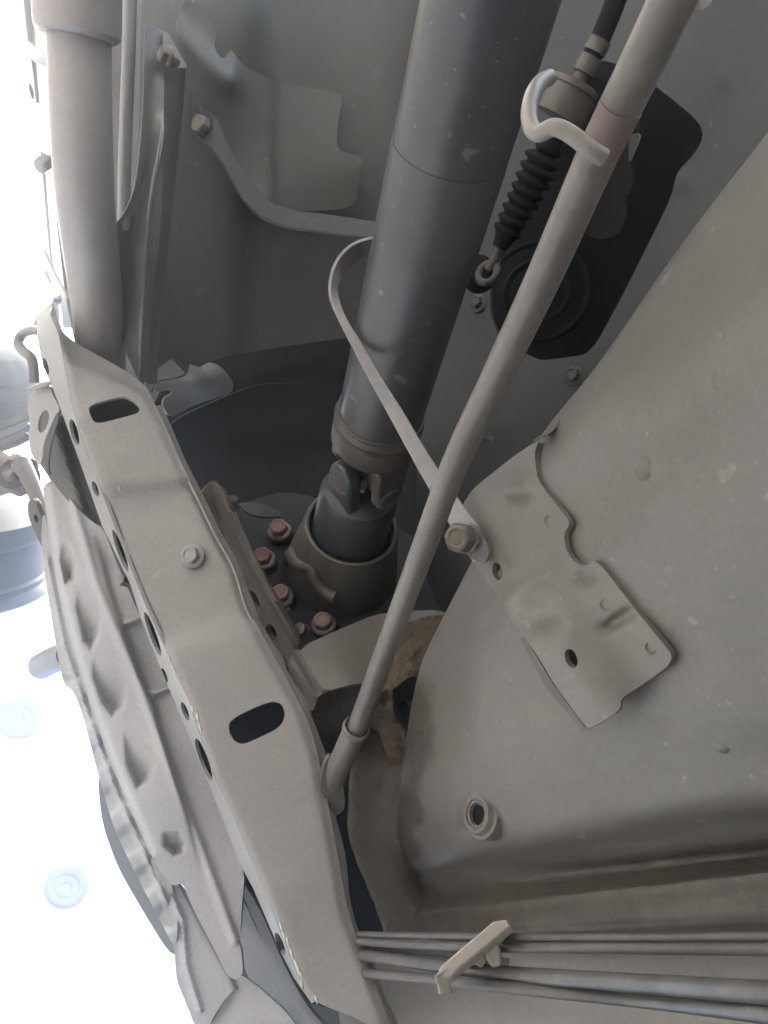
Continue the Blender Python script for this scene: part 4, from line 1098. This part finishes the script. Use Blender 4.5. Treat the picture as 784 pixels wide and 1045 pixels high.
tube('hook_bar', [(42, 338, .84), (32, 337, .86), (23, 341, .88), (19, 350, .88), (24, 358, .87), (31, 364, .86), (34, 374, .86), (35, 390, .86)], .0055, 'rod', lh, n=14)
sbk = thing('side_bracket', 'whitish side bracket with an oval hole under the crossmember tip', 'bracket', P(40, 430, .85))
plate('bracket_sheet', [(30, 400), (50, 392), (55, 405), (62, 418), (54, 430), (46, 448), (43, 470), (40, 476), (31, 462), (29, 445), (31, 435), (28, 415)], [(30, 400, .86), (55, 405, .83), (43, 470, .85), (29, 445, .87)], 'paint', sbk, thick=.003, step=3, holes=[oval(44.5, 430, 5, 12, 14)])
plate('bracket_ledge', [(25, 397), (50, 388), (52, 392), (28, 401)], [(25, 397, .84), (50, 388, .82), (28, 401, .84)], 'paint', sbk, thick=.012, step=3)
plate('bracket_strut', [(58, 420), (61, 424), (52, 452), (49, 478), (52, 486), (47, 484), (43, 462), (46, 448)], [(58, 420, .81), (49, 478, .83), (46, 448, .82)], 'bracket', sbk, thick=.003, step=3)
gs = thing('crossmember_gusset', 'smooth grey gusset plate in the gap beside the crossmember side wall', 'gusset', P(75, 480, .86))
plate('gusset_back', [(30, 392), (58, 396), (80, 440), (104, 520), (112, 560), (80, 540), (46, 480), (31, 462)], [(30, 392, .95), (58, 396, .93), (112, 560, .92), (31, 462, .97)], 'tunnel', gs, thick=.003, step=8)
plate('gusset_sheet', [(58, 424), (70, 425), (82, 460), (92, 490), (104, 530), (110, 548), (90, 536), (70, 512), (52, 490), (50, 462)], [(58, 424, .84), (74, 460, .86), (104, 545, .86), (52, 490, .87)], 'bracket', gs, thick=.003, step=4, bump=lambda x, y: .01 * np.tanh(((x - 72) - (y - 470) * .33) / 3.0))

wh = thing('road_wheel', 'front road wheel with tyre tread and grey rim far left', 'wheel', P(-40, 450, 1.5))
wax = camdir(.16, .95, -.22)
lathe('tyre', P(-108, 388, 1.6), wax, [(-.10, .20), (-.10, .24), (-.085, .268), (-.06, .282), (-.04, .284), (-.038, .277), (-.033, .277), (-.031, .285), (-.004, .286), (-.002, .278), (.003, .278), (.005, .286), (.032, .285), (.034, .277), (.039, .277), (.041, .284), (.062, .282), (.085, .268), (.10, .24), (.10, .20)], 'tyre', wh, n=120, sharp=30, squash=lambda a, s_: 1.0 if int(a * 120 / 6.2832) % 4 else .985)
lathe('rim', P(-80, 548, 1.5), wax, [(-.080, .2), (-.080, .246), (-.074, .252), (-.066, .246), (-.058, .236), (-.050, .234), (-.045, .240), (-.040, .234), (.03, .230), (.04, .238), (.075, .238), (.08, .20)], 'rim', wh, n=96)
sx = thing('suspension_knuckle', 'rusty brown suspension knuckle and arms in front of the wheel rim', 'knuckle', P(20, 480, 1.2))
for k, (y0, d0, m_) in enumerate(((428, 1.28, 'cast'), (437, 1.25, 'rim'), (447, 1.22, 'cast'))):
    plate('spring_leaf', [(-20, y0 + 9), (8, y0), (30 - 2 * k, y0 - 8), (31 - 2 * k, y0 - 2), (10, y0 + 7), (-20, y0 + 16)], [(-20, y0 + 9, d0), (30, y0 - 8, d0 - .04), (10, y0 + 7, d0 - .03)], m_, sx, thick=.012, step=4, bev=.001)
plate('knuckle_body', [(-20, 462), (0, 458), (10, 466), (18, 462), (26, 468), (24, 484), (30, 498), (22, 508), (8, 502), (-4, 508), (-20, 506)], [(-20, 462, 1.2), (26, 468, 1.14), (22, 508, 1.15), (-20, 506, 1.2), (6, 484, 1.12)], 'rusty', sx, thick=.03, step=3, bump=mudz(.02, 6, 21), bev=.003)
tube('drop_link', [(22, 474, 1.1), (31, 490, 1.08), (43, 520, 1.05), (54, 548, 1.02)], [.014, .011, .010, .010], 'rusty', sx, n=14)
tube('axle_tube', [(-20, 492, 1.24), (4, 488, 1.2), (20, 480, 1.15), (30, 476, 1.12)], [.022, .02, .017, .013], 'rusty', sx, n=16)
plate('link_plate', [(28, 512), (35, 508), (44, 532), (50, 560), (46, 564), (36, 545), (29, 528)], [(28, 512, 1.0), (50, 560, .97), (36, 545, 1.0)], 'cast', sx, thick=.006, step=3, holes=[oval(37, 530, 2.2, 5, -18)])
stb = tag(tube('step_bar', [(70, 668, .95), (58, 672, .97), (42, 680, 1.0), (20, 690, 1.05)][:3], [.016, .017, .017], 'shield', n=20), 'short stub of grey tube sticking out beside the skid plate', 'tube')

# pale link with a round bushing at either end, almost lost in the glare
lk = thing('far_link', 'pale link with two round bushings fading into the white glare', 'link', P(45, 820, 2.6))
lax = camdir(.15, .05, -1)
for x, y in ((20, 733), (68, 905)):
    q = P(x, y, 2.6)
    prof_ = [(-.02, .036), (-.02, .043), (.004, .043), (.006, .041), (.006, .037), (.0, .035), (.0, .024), (.004, .0225), (.006, .020), (.002, .017), (.002, .009), (.006, .008), (.006, .002)]
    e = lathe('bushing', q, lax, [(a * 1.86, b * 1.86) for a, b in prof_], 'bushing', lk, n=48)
tube('link_rod', [(27, 768, 2.62), (44, 825, 2.62), (61, 872, 2.62)], .018, 'white', lk, n=16)

# ------------------------------------------------------------------ fog volume added to imitate lens glare from the open side
hz = box('glare_haze', (-4.0, -0.89, -1.0), (2.55, 2.9, 1.445), 'void')
hz['kind'] = 'stuff'
hm = bpy.data.materials.new('lens_glare_volume')
hm.use_nodes = True
hm.node_tree.nodes.clear()
ho = hm.node_tree.nodes.new('ShaderNodeOutputMaterial')
hv = hm.node_tree.nodes.new('ShaderNodeVolumePrincipled')
hv.inputs['Density'].default_value = 0.125
hv.inputs['Anisotropy'].default_value = 0.91
hv.inputs['Color'].default_value = (.78, .91, 1.0, 1)
hm.node_tree.links.new(hv.outputs[0], ho.inputs['Volume'])
hz.data.materials[0] = hm
